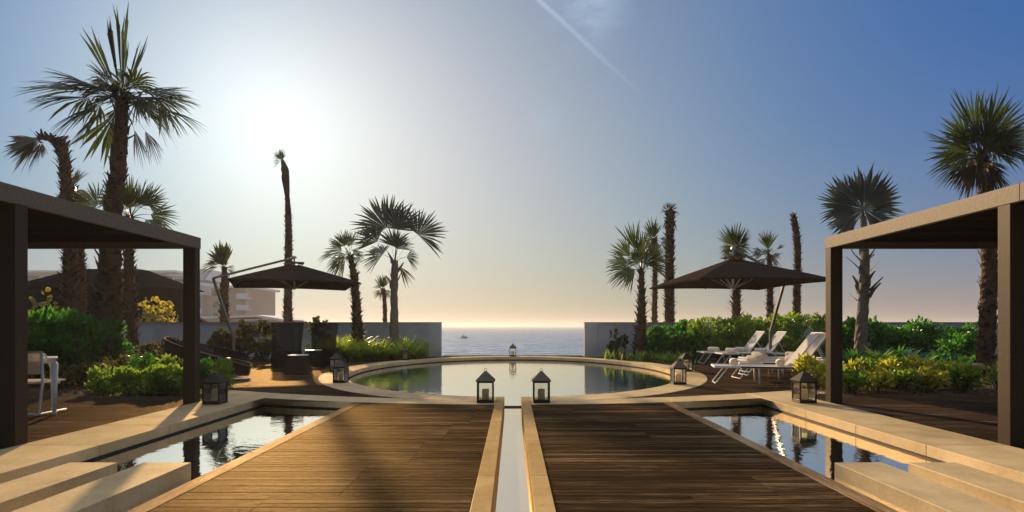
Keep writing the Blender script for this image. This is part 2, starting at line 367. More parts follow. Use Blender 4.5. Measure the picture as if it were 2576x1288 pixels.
# the sea bottom of the picture starts at the shore; one sheet out to the horizon
sea_m.add([(-6000, 18, -3.5), (6000, 18, -3.5), (6000, 14000, -3.5), (-6000, 14000, -3.5)], [(0, 1, 2, 3)])
S('sea', sea_m, M['sea'])
g = MB(); g.add([(-400, -60, -1.0), (400, -60, -1.0), (400, 23.4, -1.0), (-400, 23.4, -1.0)], [(0, 1, 2, 3)])
S('ground', g, M['soil'])
for sgn, nm in ((-1, 'shore_terrain'), (1, 'shore_terrain')):
    t = MB(); x0 = sgn*5.5; x1 = sgn*400; yf = 220 if sgn < 0 else 60
    far = [(sgn*8, 34), (sgn*30, 52), (sgn*40, 150 if sgn < 0 else 56), (x1, yf)]
    vs = [(x0, 21.98, -.05), (sgn*30, 21.98, -.05), (sgn*40, 21.98, -.05), (x1, 21.98, -.05)]+[(a, b, -.15) for a, b in far]+[(a+(-sgn*.5 if i == 0 else 0), b+9, -4.2) for i, (a, b) in enumerate(far)]
    fs = []
    for r in range(2):
        for i in range(3):
            q = (r*4+i, r*4+i+1, (r+1)*4+i+1, (r+1)*4+i); fs.append(q if sgn > 0 else q[::-1])
    t.add(vs, fs); t.add([(x0, 21.98, -.05), (sgn*8, 34, -.15), (sgn*8-sgn*.5, 43, -4.2), (x0-sgn*.5, 21.98, -4.2)], [(0, 1, 2, 3)])
    S(nm, t, M['sand'])
KY = 15.56; RA, RB, OA, OB = 4.27, 6.13, 4.90, 6.77
def ell(a, b, t): return (a*math.cos(t), KY+b*math.sin(t))
def Yn(x): return 8.53+.0449*x*x
def Yf(x): return 9.086+.049*x*x
XE = 2.51; XI = 4.16; XO = 4.97; CH = .14
# channel and pool basins
for sgn in (-1, 1):
    b = MB(); x0, x1 = sorted((sgn*XE-sgn*.02, sgn*XI+sgn*.05)); b.add([(x0, -2, -.40), (x1, -2, -.40), (x1, 9.6, -.40), (x0, 9.6, -.40)], [(0, 1, 2, 3)])
    S('channel_floor', b, M['floor'])
    wv = MB(); wv.add([(x0, -2, -.13), (x1, -2, -.13), (x1, 9.6, -.13), (x0, 9.6, -.13)], [(0, 1, 2, 3)])
    S('channel_water', wv, M['chan'])
pw = MB(); n = 96
pts = [ell(RA+.03, RB+.03, 2*math.pi*i/n-math.pi/2) for i in range(n)]
pts = [p for p in pts if abs(p[0]) > .15 or p[1] > 12]
poly = [(CH+.02, 9.25)]+[p for p in pts]+[(-CH-.02, 9.25)]
o = len(poly); pw.add([(x, y, -.13) for x, y in poly], [tuple(range(o))]); S('pool_water', pw, M['pool'])
pf = MB(); pf.add([(x, y, -1.0+.02) for x, y in pts], [tuple(range(len(pts)))]); S('pool_floor', pf, M['floor'])
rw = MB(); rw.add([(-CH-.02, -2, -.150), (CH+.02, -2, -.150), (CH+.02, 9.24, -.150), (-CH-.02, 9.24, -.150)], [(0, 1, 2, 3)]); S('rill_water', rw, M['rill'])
wr = MB(); wr.box(-CH, CH, 9.23, 9.25, -.5, -.127); S('weir', wr, M['groove'])
# pool coping, one stone after another with open joints
def arc(a0, b0, a1, b1, t0, t1, z0, z1, mb, k=3):
    vs = []; fs = []
    for i in range(k+1):
        t = t0+(t1-t0)*i/k; p = ell(a0, b0, t); q = ell(a1, b1, t)
        vs += [(*p, z0), (*q, z0), (*q, z1), (*p, z1)]
    for i in range(k):
        o = i*4
        for j in range(4): fs.append((o+j, o+4+j, o+4+(j+1) % 4, o+(j+1) % 4))
    fs += [(0, 1, 2, 3), (k*4+3, k*4+2, k*4+1, k*4)]
    mb.add(vs, fs)
cp = MB(); tn = 44; gapt = CH/ (RA)  # the notch for the rill
t0 = -math.pi/2+.0345; t1 = 3*math.pi/2-.0345
for i in range(tn):
    a = t0+(t1-t0)*i/tn; b = t0+(t1-t0)*(i+1)/tn
    arc(RA, RB, OA, OB, a+.0006, b-.0006, -.42, 0, cp)
S('pool_coping', cp, M['stone'], bevel=.006)
gv = MB()
for i in range(96):
    a = t0+(t1-t0)*i/96; b = t0+(t1-t0)*(i+1)/96
    arc(RA-.004, RB-.004, RA+.03, RB+.03, a, b, -.2, -.105, gv, 1)
S('pool_waterline', gv, M['groove'])
# curved stone band between the pool and the near deck
sb = MB()
for sgn in (-1, 1):
    xs = [CH, 1.0, 1.9, 2.8, 3.6, 4.4, 5.2, 6.0]
    for i in range(len(xs)-1):
        a, b = xs[i]+.0015, xs[i+1]-.0015
        q = [(sgn*a, Yn(a)), (sgn*b, Yn(b)), (sgn*b, Yf(b)), (sgn*a, Yf(a))]
        if sgn < 0: q = q[::-1]
        sb.prism(q, -.42, -.004)
S('stone_band', sb, M['stone'])
wl = MB()
for sgn in (-1, 1):
    for i in range(8):
        a = XE-.02+(XI-XE+.02)*i/8; b = XE-.02+(XI-XE+.02)*(i+1)/8
        q = [(sgn*a, Yn(a)-.004), (sgn*b, Yn(b)-.004), (sgn*b, Yn(b)+.02), (sgn*a, Yn(a)+.02)]
        wl.prism(q if sgn > 0 else q[::-1], -.2, -.108)
    x = sgn*(XI-.004); wl.box(min(x, x+sgn*.02), max(x, x+sgn*.02), -2, 9.3, -.2, -.108)
S('channel_waterline', wl, M['groove'])
# raised ledges beside the channels
for sgn in (-1, 1):
    lg = MB(); y = -2.0
    ye = [-2, .9, 2.1, 3.25, 4.42, 5.6, 6.75, 7.9, 9.05, 9.95]
    for a, b in zip(ye[:-1], ye[1:]):
        x0, x1 = sorted((sgn*XI, sgn*XO)); lg.box(x0, x1, a+.0025, b-.0025, -.42, .002)
    S('stone_ledge', lg, M['stone'], bevel=.004)
# stepping slabs over the channels
for sgn in (-1, 1):
    for (a, b), w in (((3.48, 3.90), 'outer'), ((2.83, 3.25), 'inner')):
        m = MB(); x0, x1 = sorted((sgn*a, sgn*b)); m.box(x0, x1, 1.2, 4.90, -.40, 0)
        side = 'left' if sgn < 0 else 'right'
        nb = 'beside the stone ledge' if w == 'outer' else 'beside the wooden deck edge'
        tag(m.build('stone_slab', M['stone'], bevel=.006), f'long beige stone slab crossing the {side} channel {nb}', 'stone slab', 'stone slabs laid over the side channels')
# near deck: real boards with open gaps
for sgn in (-1, 1):
    d = MB(); x0, x1 = .28, XE-.14; y = 1.0; k = 0; PB = .082
    while y < 8.78:
        if k % 12 == 0: js = [rnd.uniform(.5, 2.1)] if rnd.random() < .8 else []
        xs = [x0+.004]+js+[x1-.004]
        for a, b in zip(xs[:-1], xs[1:]):
            u, v = sorted((sgn*(a+.0015), sgn*(b-.0015))); dz = rnd.uniform(-.0012, .0012)
            d.box(u, v, y+.0034, min(y+PB-.0034, 8.78), -.035, -.007+dz)
        y += PB; k += 1
    S('wooden_deck', d, M['deck'])
    u, v = sorted((sgn*(x0), sgn*XE)); e = MB(); e.box(u, v, .5, 8.75, -.5, -.037); S('deck_base', e, M['groove'])
    e = MB(); y = .5
    while y < 8.7:
        u, v = sorted((sgn*(XE-.136), sgn*XE)); e.box(u, v, y+.001, min(y+2.4, 8.8)-.001, -.20, -.005); y += 2.4
    S('deck_edging', e, M['deck_y'], bevel=.003)
    # honey coloured stone border of the rill
    e = MB(); y = 4.42-1.35*3
    while y < 9.3:
        u, v = sorted((sgn*CH, sgn*.277)); e.box(u, v, y+.0012, min(y+1.35, 9.34)-.0012, -.45, .014); y += 1.35
    S('rill_border', e, M['gold'], bevel=.004)
# deck round the pool: strips from under the coping to the planting
left_poly = [(-.14, 8.9), (-5.6, 8.9), (-5.75, 11.0), (-7.0, 12.4), (-9.6, 13.2), (-9.6, 20.4), (-6.77, 20.3), (-5.6, 20.75), (-4.4, 21.3), (-2.83, 21.93), (-2.83, 22.9), (0, 23.0)]
def ray_hit(poly, c, t):
    dx, dy = math.cos(t), math.sin(t); best = 0
    for i in range(len(poly)-1):
        (x1, y1), (x2, y2) = poly[i], poly[i+1]; ex, ey = x2-x1, y2-y1
        den = dx*ey-dy*ex
        if abs(den) < 1e-9: continue
        s = ((x1-c[0])*ey-(y1-c[1])*ex)/den; u = ((x1-c[0])*dy-(y1-c[1])*dx)/den
        if s > 0 and -1e-6 <= u <= 1+1e-6: best = max(best, s)
    return (c[0]+dx*best, c[1]+dy*best)
ang = [math.pi/2+math.pi*i/160 for i in range(161)]
ang += [math.atan2(y-KY, x) % (2*math.pi) for x, y in left_poly[1:-1]]; ang = sorted(a for a in ang if math.pi/2 <= a <= 1.5*math.pi-.03)
for sgn in (-1, 1):
    vs = []; fs = []
    for a in ang:
        c, s_ = math.cos(a), math.sin(a)
        # same direction on an ellipse under the coping
        r = 1/math.sqrt((c/4.6)**2+(s_/6.45)**2); p = (c*r, KY+s_*r); q = ray_hit(left_poly, (0, KY), a)
        vs += [(p[0]*(1 if sgn < 0 else -1), p[1], -.010), (q[0]*(1 if sgn < 0 else -1), q[1], -.010)]
    for i in range(len(ang)-1):
        q = (2*i, 2*i+1, 2*i+3, 2*i+2); fs.append(q[::-1] if sgn < 0 else q)
    m = MB(); m.add(vs, fs); S('pool_deck', m, M['deck2'])
    # thin pale kerb between deck and planting
    k = MB(); pl = left_poly[5:10]
    for (xa, ya), (xb, yb) in zip(pl[:-1], pl[1:]):
        k.beam((xa*(1 if sgn < 0 else -1), ya, .0), (xb*(1 if sgn < 0 else -1), yb, .0), .07, .07)
    S('planting_kerb', k, M['cap'])
    # deck under the pergola
    m = MB(); u, v = sorted((sgn*XO, sgn*16)); m.add([(u, .5, -.012), (v, .5, -.012), (v, 9.57, -.012), (u, 9.57, -.012)], [(0, 1, 2, 3)]); S('pergola_deck', m, M['deck2'])
    m = MB(); xs = [XO, 5.55, 5.75, 7.0, 9.6, 9.65, 16, 40]; 
    m = MB()
    if True:
        u, v = sorted((sgn*XO, sgn*60)); m.add([(u, 9.5, -.030), (v, 9.5, -.030), (v, 21.96, -.030), (u, 21.96, -.030)], [(0, 1, 2, 3)])
        q = [(sgn*2.85, 21.9, -.03), (sgn*XO, 20.7, -.03), (sgn*XO, 21.96, -.03), (sgn*2.85, 21.96, -.03)]
        m.add(q if sgn > 0 else q[::-1], [(0, 1, 2, 3)])
    S('planting_soil', m, M['soil'])
    # mulch and fallen leaves along the front of the planting
    r = np.random.default_rng(11+sgn); nn = 5200
    x = r.uniform(5.2, 12, nn); y = 9.62+np.abs(r.normal(0, .9, nn)); z = r.uniform(-.025, .02, nn)
    th = r.uniform(0, 6.28, nn); s1 = r.uniform(.008, .03, nn); s2 = s1*r.uniform(.3, .7, nn); ti = r.uniform(-.5, .5, nn)
    dx = np.stack([np.cos(th), np.sin(th), ti], 1)*s1[:, None]; dy = np.stack([-np.sin(th), np.cos(th), r.uniform(-.4, .4, nn)], 1)*s2[:, None]
    c0 = np.stack([x*sgn, y, z+.01], 1); V = np.stack([c0-dx, c0-dy, c0+dx, c0+dy], 1).reshape(-1, 3)
    ob = npmesh('leaf_litter', V, np.arange(nn*4).reshape(-1, 4), M['stem']); tag(ob, 'brown leaf litter and bark chips on the '+('left' if sgn < 0 else 'right')+' planting bed', 'leaf litter', kind='stuff')
# garden walls
for sgn in (-1, 1):
    side = 'left' if sgn < 0 else 'right'
    rt = empty('garden_wall', (sgn*2.83, 21.95, 0))
    tag(rt, f'grey rendered garden wall {side} of the sea gap', 'wall')
    m = MB(); u, v = sorted((sgn*.5, sgn*34)); m.box(u, v, 0, .2, -.5, 1.335); m.build('wall_face', M['wall'], rt)
    m = MB(); u, v = sorted((0, sgn*.5)); m.box(u, v, -.05, .22, -.5, 1.337); m.build('end_pier', M['wall'], rt)
    m = MB(); u, v = sorted((-sgn*.01, sgn*34)); m.box(u, v, -.055, .225, 1.337, 1.352); m.build('coping', M['cap'], rt)
# ---------------------------------------------------------------- pergolas
for sgn in (-1, 1):
    side = 'left' if sgn < 0 else 'right'
    rt = empty('pergola', (sgn*5.0, 5.56, 0)); tag(rt, f'flat roofed dark timber pergola on square posts on the {side}', 'pergola', 'pergolas either side of the deck')
    W = 4.6; zb, zt = 2.425, 2.602
    def bx(name, x0, x1, y0, y1, z0, z1, mat, bev=.004):
        m = MB(); u, v = sorted((sgn*x0, sgn*x1)); m.box(u, v, y0, y1, z0, z1); return m.build(name, mat, rt, bevel=bev)
    for (x, y) in ((-.03, 0), (-.03, 3.14), (W-.2, 3.14), (-.03, -3.14), (W-.2, 0), (W-.2, -3.14)):
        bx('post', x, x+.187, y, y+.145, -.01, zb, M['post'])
    for (a, b) in ((-3.3, -.11), (-.107, 3.30)):
        bx('fascia', -.035, .03, a, b, zb, zt, M['fascia'])
        bx('fascia', W-.03, W+.03, a, b, zb, zt, M['fascia'])
    bx('fascia', .033, W-.033, 3.24, 3.30, zb, zt, M['fascia']); bx('fascia', .033, W-.033, -3.3, -3.24, zb, zt, M['fascia'])
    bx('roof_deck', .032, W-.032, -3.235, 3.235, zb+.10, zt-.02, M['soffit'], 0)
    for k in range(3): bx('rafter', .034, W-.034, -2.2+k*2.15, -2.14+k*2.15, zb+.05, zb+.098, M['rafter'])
# ---------------------------------------------------------------- lanterns
def lantern():
    rt = empty('lantern'); tag(rt, 'x', 'lantern', 'black metal candle lanterns round the pool')
    w = .13; t = .0105
    f = MB()
    for sx in (-1, 1):
        for sy in (-1, 1):
            x, y = sx*(w-t), sy*(w-t); f.box(x-t, x+t, y-t, y+t, .022, .335)
    f.box(-w-.003, w+.003, -w-.003, w+.003, 0.004, .022); f.box(-w+.004, w-.004, -w+.004, w-.004, .022, .045)
    for s in (-1, 1):
        f.box(-w+2*t, w-2*t, s*(w-t)-t, s*(w-t)+t, .31, .334); f.box(s*(w-t)-t, s*(w-t)+t, -w+2*t, w-2*t, .31, .334)
    f.build('frame', M['lantern'], rt, bevel=.002)
    r = MB(); e = .152; tp = .018
    r.add([(-e, -e, .334), (e, -e, .334), (e, e, .334), (-e, e, .334), (-e, -e, .343), (e, -e, .343), (e, e, .343), (-e, e, .343), (-tp, -tp, .485), (tp, -tp, .485), (tp, tp, .485), (-tp, tp, .485)],
          [(3, 2, 1, 0), (0, 1, 5, 4), (1, 2, 6, 5), (2, 3, 7, 6), (3, 0, 4, 7), (4, 5, 9, 8), (5, 6, 10, 9), (6, 7, 11, 10), (7, 4, 8, 11), (8, 9, 10, 11)])
    r.build('roof', M['lroof'], rt)
    g_ = MB(); g_.tube([(math.cos(a)*.022, 0, .505+math.sin(a)*.022) for a in [2*math.pi*i/16 for i in range(17)]], .0035, 6, False); g_.build('ring', M['lantern'], rt, True)
    for s in (-1, 1):
        p = MB(); p.box(-w+2*t, w-2*t, s*(w-t)-.0015, s*(w-t)+.0015, .045, .31); p.build('pane', M['glass'], rt)
        p = MB(); p.box(s*(w-t)-.0015, s*(w-t)+.0015, -w+2*t, w-2*t, .045, .31); p.build('pane', M['glass'], rt)
    c = MB(); c.lathe([(.052, .046), (.055, .05), (.055, .198), (.050, .204), (.038, .198)], 28); cd = c.build('candle', M['candle'], rt, True)
    k = MB(); k.tube([(0, 0, .197), (.002, 0, .212)], .0022, 6); k.build('wick', M['wick'], cd)
    return rt
L0 = None
for (x, y, z, rz, lab) in [
    ((1221-CX)/F*8.75+.0, 8.80, 0, 0, 'black candle lantern at the left of the rill on the stone band'),
    ((1362-CX)/F*8.75, 8.80, 0, 0, 'black candle lantern at the right of the rill on the stone band'),
    (-4.60, 8.60, .002, 0, 'black candle lantern on the stone ledge beside the left pergola post'),
    (4.58, 8.75, .002, 0, 'black candle lantern on the stone ledge beside the right pergola post'),
    (-3.66, 11.85, 0, R(-1), 'nearer lantern of the pair on the left coping of the round pool'),
    (-4.62, 14.6, 0, R(-10), 'farther lantern of the pair on the left coping, half hidden by another lantern'),
    (-3.80, 19.65, 0, R(6), 'small distant lantern on the far left coping in front of the strap leaf clumps'),
    (0, 22.0, 0, 0, 'distant lantern on the far rim of the pool against the sea'),
    (3.83, 19.65, 0, R(-14), 'small distant lantern on the far right coping in front of the garden wall'),
    (3.42, 11.50, 0, 0, 'nearer lantern of the pair on the right coping of the round pool'),
    (4.62, 14.85, 0, R(4), 'farther lantern of the pair on the right coping near the loungers')]:
    if L0 is None: L0 = lantern(); L0.location = (x, y, z); L0['label'] = lab
    else: copy_tree(L0, None, (x, y, z), rz, lab)
# ---------------------------------------------------------------- sun loungers
def lounger():
    rt = empty('sun_lounger'); tag(rt, 'x', 'sun lounger', 'white sun loungers right of the pool')
    hw = .31; zs = .36
    f = MB()
    for s in (-1, 1): f.beam((0, s*hw, zs), (1.98, s*hw, zs), .03, .045)
    for x in (.015, 1.965): f.beam((x, -hw+.016, zs), (x, hw-.016, zs), .03, .04)
    f.build('frame', M['white'], rt, bevel=.004)
    for s in (-1, 1):
        d = MB(); d.beam((.52, s*(hw+.0165), zs), (1.5, s*(hw+.0165), zs), .004, .030); d.build('side_strip', M['darkstrip'], rt)  # thin dark strip along the outer side of each rail
    l = MB(); l.tube([(.27, -hw+.03, zs-.02), (.03, -hw+.03, .012), (.03, hw-.03, .012), (.27, hw-.03, zs-.02)], .013, 8); l.build('leg', M['white'], rt, True)
    for x in (.86, 1.62):
        for s in (-1, 1):
            l = MB(); l.tube([(x, s*(hw-.03), zs-.02), (x+.02, s*(hw-.03), 0.0)], .014, 8); l.build('leg', M['white'], rt, True)
    l = MB(); l.tube([(1.62, -hw+.03, .1), (1.62, hw-.03, .1)], .010, 6); l.build('stretcher', M['white'], rt)
    sl = MB(); n = 10; vs = []
    for i in range(n+1):
        x = .03+(1.46-.03)*i/n; sag = .03*math.sin(math.pi*i/n)
        for s in (-1, 0, 1): vs.append((x, s*(hw-.017), zs+.02-sag*(1 if s == 0 else .6)))
    sl.add(vs, [(i*3+j, i*3+j+1, i*3+j+4, i*3+j+3) for i in range(n) for j in range(2)]); sl.build('seat_sling', M['sling'], rt, True)
    a = R(53); bl = .80; P = lambda u, y, o=0: (1.47+math.cos(a)*u-math.sin(a)*o, y, zs+.02+math.sin(a)*u+math.cos(a)*o)
    b = MB()
    for s in (-1, 1): b.beam(P(0, s*(hw-.035)), P(bl, s*(hw-.035)), .028, .032, up=(-math.sin(a), 0, math.cos(a)))
    b.beam(P(bl, -hw+.02), P(bl, hw-.02), .03, .03); b.build('back_frame', M['white'], rt, bevel=.003)
    k = MB(); vs = [P(bl*i/6, s*(hw-.05), .012-.02*math.sin(math.pi*i/6)*(s == 0)) for i in range(7) for s in (-1, 0, 1)]
    k.add(vs, [(i*3+j, i*3+j+1, i*3+j+4, i*3+j+3) for i in range(6) for j in range(2)]); k.build('backrest_sling', M['sling'], rt, True)
    for s in (-1, 1):
        q = MB(); q.tube([P(.42, s*(hw-.06), -.02), (1.93, s*(hw-.06), zs)], .009, 6); q.build('back_strut', M['white'], rt, True)
    return rt
def towel():
    rt = MB(); n = 26; Lh = .165; prof = [(-Lh, .0), (-Lh-.002, .02), (-Lh+.006, .034), (-Lh-.004, .048), (-Lh+.004, .060), (-Lh-.003, .070), (-Lh+.012, .079), (-.1, .082), (0, .083), (.1, .082), (Lh-.012, .079), (Lh+.003, .070), (Lh-.004, .060), (Lh+.004, .048), (Lh-.006, .034), (Lh+.002, .02), (Lh, 0)]
    vs = []; fs = []
    for (y, r) in prof:
        for k in range(n):
            t = 2*math.pi*k/n; rr = r*(1+.03*math.sin(3*t+y*9)) + (.006 if (k == 4 and r > .07) else 0)
            vs.append((rr*math.cos(t), y, .080+rr*.96*math.sin(t)))
    for i in range(len(prof)-1):
        for k in range(n):
            k2 = (k+1) % n; fs.append((i*n+k, i*n+k2, (i+1)*n+k2, (i+1)*n+k))
    rt.add(vs, fs); return rt.build('rolled_towel', M['towel'], None, True)
LP = [(4.22, 11.76, R(-14), 'nearest white sun lounger, seen side on beside the right pergola post'),
      (5.10, 12.80, R(-3), 'second nearest white lounger, just behind the nearest one'),
      (5.62, 13.66, R(-1), 'third white lounger back from the right pergola post'),
      (6.02, 14.55, R(0), 'fourth white lounger, last of the group nearest the post'),
      (6.30, 17.05, R(0), 'white lounger immediately left of the umbrella mast near the hedge'),
      (6.02, 17.90, R(0), 'farthest white lounger, closest to the trimmed hedge')]
LP[4] = (6.30, 17.05, R(0), 'white lounger whose raised back stands right of the umbrella mast')
proto = None; tw0 = None
nm = ['nearest', 'second nearest', 'third', 'fourth', 'mast side', 'farthest']
for i, (x, y, rz, lab) in enumerate(LP):
    if proto is None: proto = lounger(); o = proto; o.location = (x, y, 0); o.rotation_euler.z = rz; o['label'] = lab
    else: o = copy_tree(proto, None, (x, y, 0), rz, lab)
    for j, u in enumerate((.42, 1.32)):
        u2 = u+rnd.uniform(-.03, .03); p = (x+math.cos(rz)*u2, y+math.sin(rz)*u2, .367)
        what = ('at the foot end', 'against the backrest')[j]
        lab2 = f'rolled cream towel {what} of the {nm[i]} lounger'
        if tw0 is None: tw0 = towel(); t = tw0
        else: t = tw0.copy(); col.objects.link(t)
        t.location = p; t.rotation_euler.z = rz+rnd.uniform(-.15, .15)+R((-8, 14, 20, 24, 42, 42)[i]); tag(t, lab2, 'towel', 'rolled cream towels on the sun loungers')
# ---------------------------------------------------------------- cantilever umbrellas
def umbrella(ctr, rz, side, zr, zt, mast, joint, hubtop, label, mastmat):
    rt = empty('cantilever_umbrella', (mast[0], mast[1], 0)); tag(rt, label, 'umbrella', 'dark cantilever umbrellas')
    O = Vector((mast[0], mast[1], 0)); hs = side/2
    Rz = Matrix.Rotation(rz, 3, 'Z'); C = Vector((*ctr, 0))
    def P(x, y, z): return C+Rz @ Vector((x, y, 0))+Vector((0, 0, z))-O
    # canopy: 12 radial rows, square plan, valleys sagging slightly between ribs
    n = 10; m = 48; vs = []; fs = []
    for i in range(n+1):
        u = .10+.90*i/n
        for k in range(m):
            t = 2*math.pi*k/m; c, s = math.cos(t), math.sin(t); q = 1/max(abs(c), abs(s))
            r = hs*u*q; z = zt+(zr-zt)*(u**.96); corner = (q-1)/.414
            z -= .05*u*(1-corner)*math.sin(4*t)**2*.0; z += -.03*u**3*corner - .022*math.sin(math.pi*u)*(.5-.5*math.cos(8*t))
            vs.append(P(c*r, s*r, z))
    fs = [(i*m+k, i*m+(k+1) % m, (i+1)*m+(k+1) % m, (i+1)*m+k) for i in range(n) for k in range(m)]
    mb = MB(); mb.add(vs, fs)
    # hanging valance hem
    base = n*m; hv = []
    for k in range(m): v = Vector(vs[base+k]); hv.append(v+Vector((0, 0, -.035)))
    o = len(mb.v); mb.v += [tuple(v) for v in hv]; mb.f += [(base+k, base+(k+1) % m, o+(k+1) % m, o+k) for k in range(m)]
    cn = mb.build('canopy', M['canopy'], rt, False)
    sm = cn.modifiers.new('thick', 'SOLIDIFY'); sm.thickness = .006
    v = MB(); vs = []; fs = []
    for i, (u, dz) in enumerate(((.0, .045), (.09, .038), (.16, .004))):
        for k in range(24):
            t = 2*math.pi*k/24; c, s = math.cos(t), math.sin(t); q = 1/max(abs(c), abs(s)); vs.append(P(c*hs*u*q, s*hs*u*q, zt+dz+(.02*math.sin(6*t) if i == 2 else 0)))
    fs = [(i*24+k, i*24+(k+1) % 24, (i+1)*24+(k+1) % 24, (i+1)*24+k) for i in range(2) for k in range(24)]
    v.add(vs, fs); v.build('vent_flap', M['canopy'], rt)
    zh = zr-.12
    for k in range(8):
        t = math.pi/4*k; q = 1/max(abs(math.cos(t)), abs(math.sin(t))); ex, ey = math.cos(t)*hs*q*.985, math.sin(t)*hs*q*.985
        r = MB(); r.beam(P(ex*.06, ey*.06, zt-.05), P(ex, ey, zr-.045), .018, .026)
        rb = r.build('rib', M['darkstrip'], rt)
        r = MB(); f_ = .42; r.beam(P(ex*.03, ey*.03, zh), P(ex*f_, ey*f_, zt+(zr-zt)*f_-.05), .014, .016); r.build('strut', M['umetal'], rb)
    h = MB(); h.tube([P(0, 0, zh-.04), P(0, 0, zt+.02)], .028, 10); h.lathe([(.03, -.05), (.06, -.03), (.06, .02), (.03, .04)], 12, tuple(P(0, 0, zh))); h.build('hub', M['umetal'], rt, True)
    b = MB(); b.tube([P(0, 0, zt+.02), P(0, 0, hubtop)], .026, 8); b.box(-.05, .05, -.05, .05, -.03, .03, None); 
    b.v[-8:] = [tuple(Vector(q)+P(0, 0, hubtop)) for q in b.v[-8:]]; b.build('bracket', M['umetal'], rt)
    a = MB(); a.beam(P(0, 0, hubtop-.01), Vector(joint)-O, .038, .062); a.build('arm', mastmat, rt, bevel=.006)
    a = MB(); pts = [Vector(p)-O for p in mast_pts(mast, joint)]
    for p, q in zip(pts[:-1], pts[1:]): a.beam(p, q, .068, .068, up=(0, 1, 0)) 
    a.build('mast', mastmat, rt)
    a = MB(); a.lathe([(.34, 0), (.34, .05), (.30, .07), (.07, .075)], 24); a.build('base', mastmat, rt)
    return rt
def mast_pts(m, j): return [(m[0], m[1], 0.0), (m[0], m[1], m[2]), j]
umbrella((5.38, 13.58), R(6), 3.1, 2.25, 2.86, (7.87, 17.0, 1.02), (7.99, 16.3, 2.62), 3.10, 'dark square cantilever umbrella over the white sun loungers', M['mast_dark'])
umbrella((-6.50, 16.55), R(24), 3.35, 2.45, 3.06, (-9.02, 18.0, .75), (-9.26, 17.2, 2.68), 3.24, 'dark square cantilever umbrella over the woven chairs on the left', M['mast_pale'])
# ---------------------------------------------------------------- woven furniture
def pouf(loc, r, h, lab):
    rt = empty('woven_side_table', loc); tag(rt, lab, 'side table', 'woven side tables left of the pool')
    m = MB(); n = 40; prof = [(.86, .0), (.97, .05), (1.0, .13), (.97, .20), (.74, .93), (.69, 1.0)]; vs = []; fs = []
    for (k_, z) in prof:
        for k in range(n):
            t = 2*math.pi*k/n; f = 1+.025*math.cos(8*t); vs.append((r*k_*f*math.cos(t), r*k_*f*math.sin(t), z*h))
    fs = [(i*n+k, i*n+(k+1) % n, (i+1)*n+(k+1) % n, (i+1)*n+k) for i in range(5) for k in range(n)]+[tuple(5*n+k for k in range(n))]
    m.add(vs, fs); m.build('body', M['wicker'], rt)
    m = MB(); m.lathe([(r*.70, h+.001), (r*.72, h+.004), (r*.72, h+.016), (r*.70, h+.019)], 32); m.build('top', M['tglass'], rt, True)
pouf((-5.38, 13.95, 0), .35, .46, 'nearer woven side table with a pale top, left of the pool')
pouf((-6.0, 16.75, 0), .34, .46, 'farther woven side table with a pale top, behind the nearer one')
def high_back(loc, rz, w, lab):
    rt = empty('high_back_chair', loc, rz); tag(rt, lab, 'chair', 'tall woven high back chairs')
    m = MB(); vs = []; n = 14; rows = [(0.0, .42, 0), (.25, .43, -.02), (.7, .455, -.05), (1.28, .50, -.12)]
    hw = w/2
    for (z, f, back) in rows:
        for k in range(n+1):
            u = -1+2*k/n; x = u*hw*f*2; y = back - .34*(abs(u)**3); vs.append((x, -y, z))
    fs = [(i*(n+1)+k, i*(n+1)+k+1, (i+1)*(n+1)+k+1, (i+1)*(n+1)+k) for i in range(3) for k in range(n)]
    m.add(vs, fs); s = m.build('backrest', M['wicker'], rt, True); md = s.modifiers.new('t', 'SOLIDIFY'); md.thickness = .035
    m = MB(); m.tube([(vs[3*(n+1)+k][0], vs[3*(n+1)+k][1], 1.285) for k in range(n+1)], .022, 8); m.build('rim', M['wicker_rim'], s, True)
    m = MB(); m.box(-hw*.8, hw*.8, .08, .78, .02, .36); m.build('seat', M['wicker'], rt, bevel=.03)
    m = MB(); m.box(-hw*.76, hw*.76, .1, .76, .36, .46); m.build('cushion', M['canopy'], rt, bevel=.03)
high_back((-6.50, 15.75, 0), R(8), .92, 'nearer tall woven chair turned with its back to the pool deck')
high_back((-6.15, 17.6, 0), R(-6), .92, 'farther tall woven chair, right behind the nearer one')
# woven day bed: a basket with a tall end at the left sloping down to a nose at the right
def daybed(loc, rz, Ln, wd, hb, lab):
    rt = empty('woven_daybed', loc, rz); tag(rt, lab, 'daybed')
    n = 56; vs = []
    def rim(t):
        x = Ln/2*math.cos(t); y = wd/2*math.sin(t)*(1-.25*math.cos(t)); u = (1-math.cos(t))/2
        return x, y, .26+(hb-.26)*u**.9*(1-.55*max(0, math.sin(t)))+.04*max(0, -math.sin(t))
    for lev, (k_, zf) in enumerate(((.72, 0.04), (.90, .16), (.97, .5), (1.0, 1.0))):
        for k in range(n):
            x, y, z = rim(2*math.pi*k/n)
            vs.append(((x+ (.05 if lev < 2 else 0))*k_, y*k_, max(.03, z*zf)))
    fs = [(i*n+k, i*n+(k+1) % n, (i+1)*n+(k+1) % n, (i+1)*n+k) for i in range(3) for k in range(n)]
    m = MB(); m.add(vs, fs); s = m.build('shell', M['wicker'], rt, True); md = s.modifiers.new('t', 'SOLIDIFY'); md.thickness = .03
    m = MB(); m.tube([rim(2*math.pi*k/n) for k in range(n+1)], .020, 8, False); m.build('rim', M['wicker_rim'], s, True)
    m = MB(); cv = [(.80*Ln/2*math.cos(2*math.pi*k/n)+.03, .80*wd/2*math.sin(2*math.pi*k/n)) for k in range(n)]; m.prism(cv, .12, .24); m.build('cushion', M['canopy'], rt, bevel=.03)
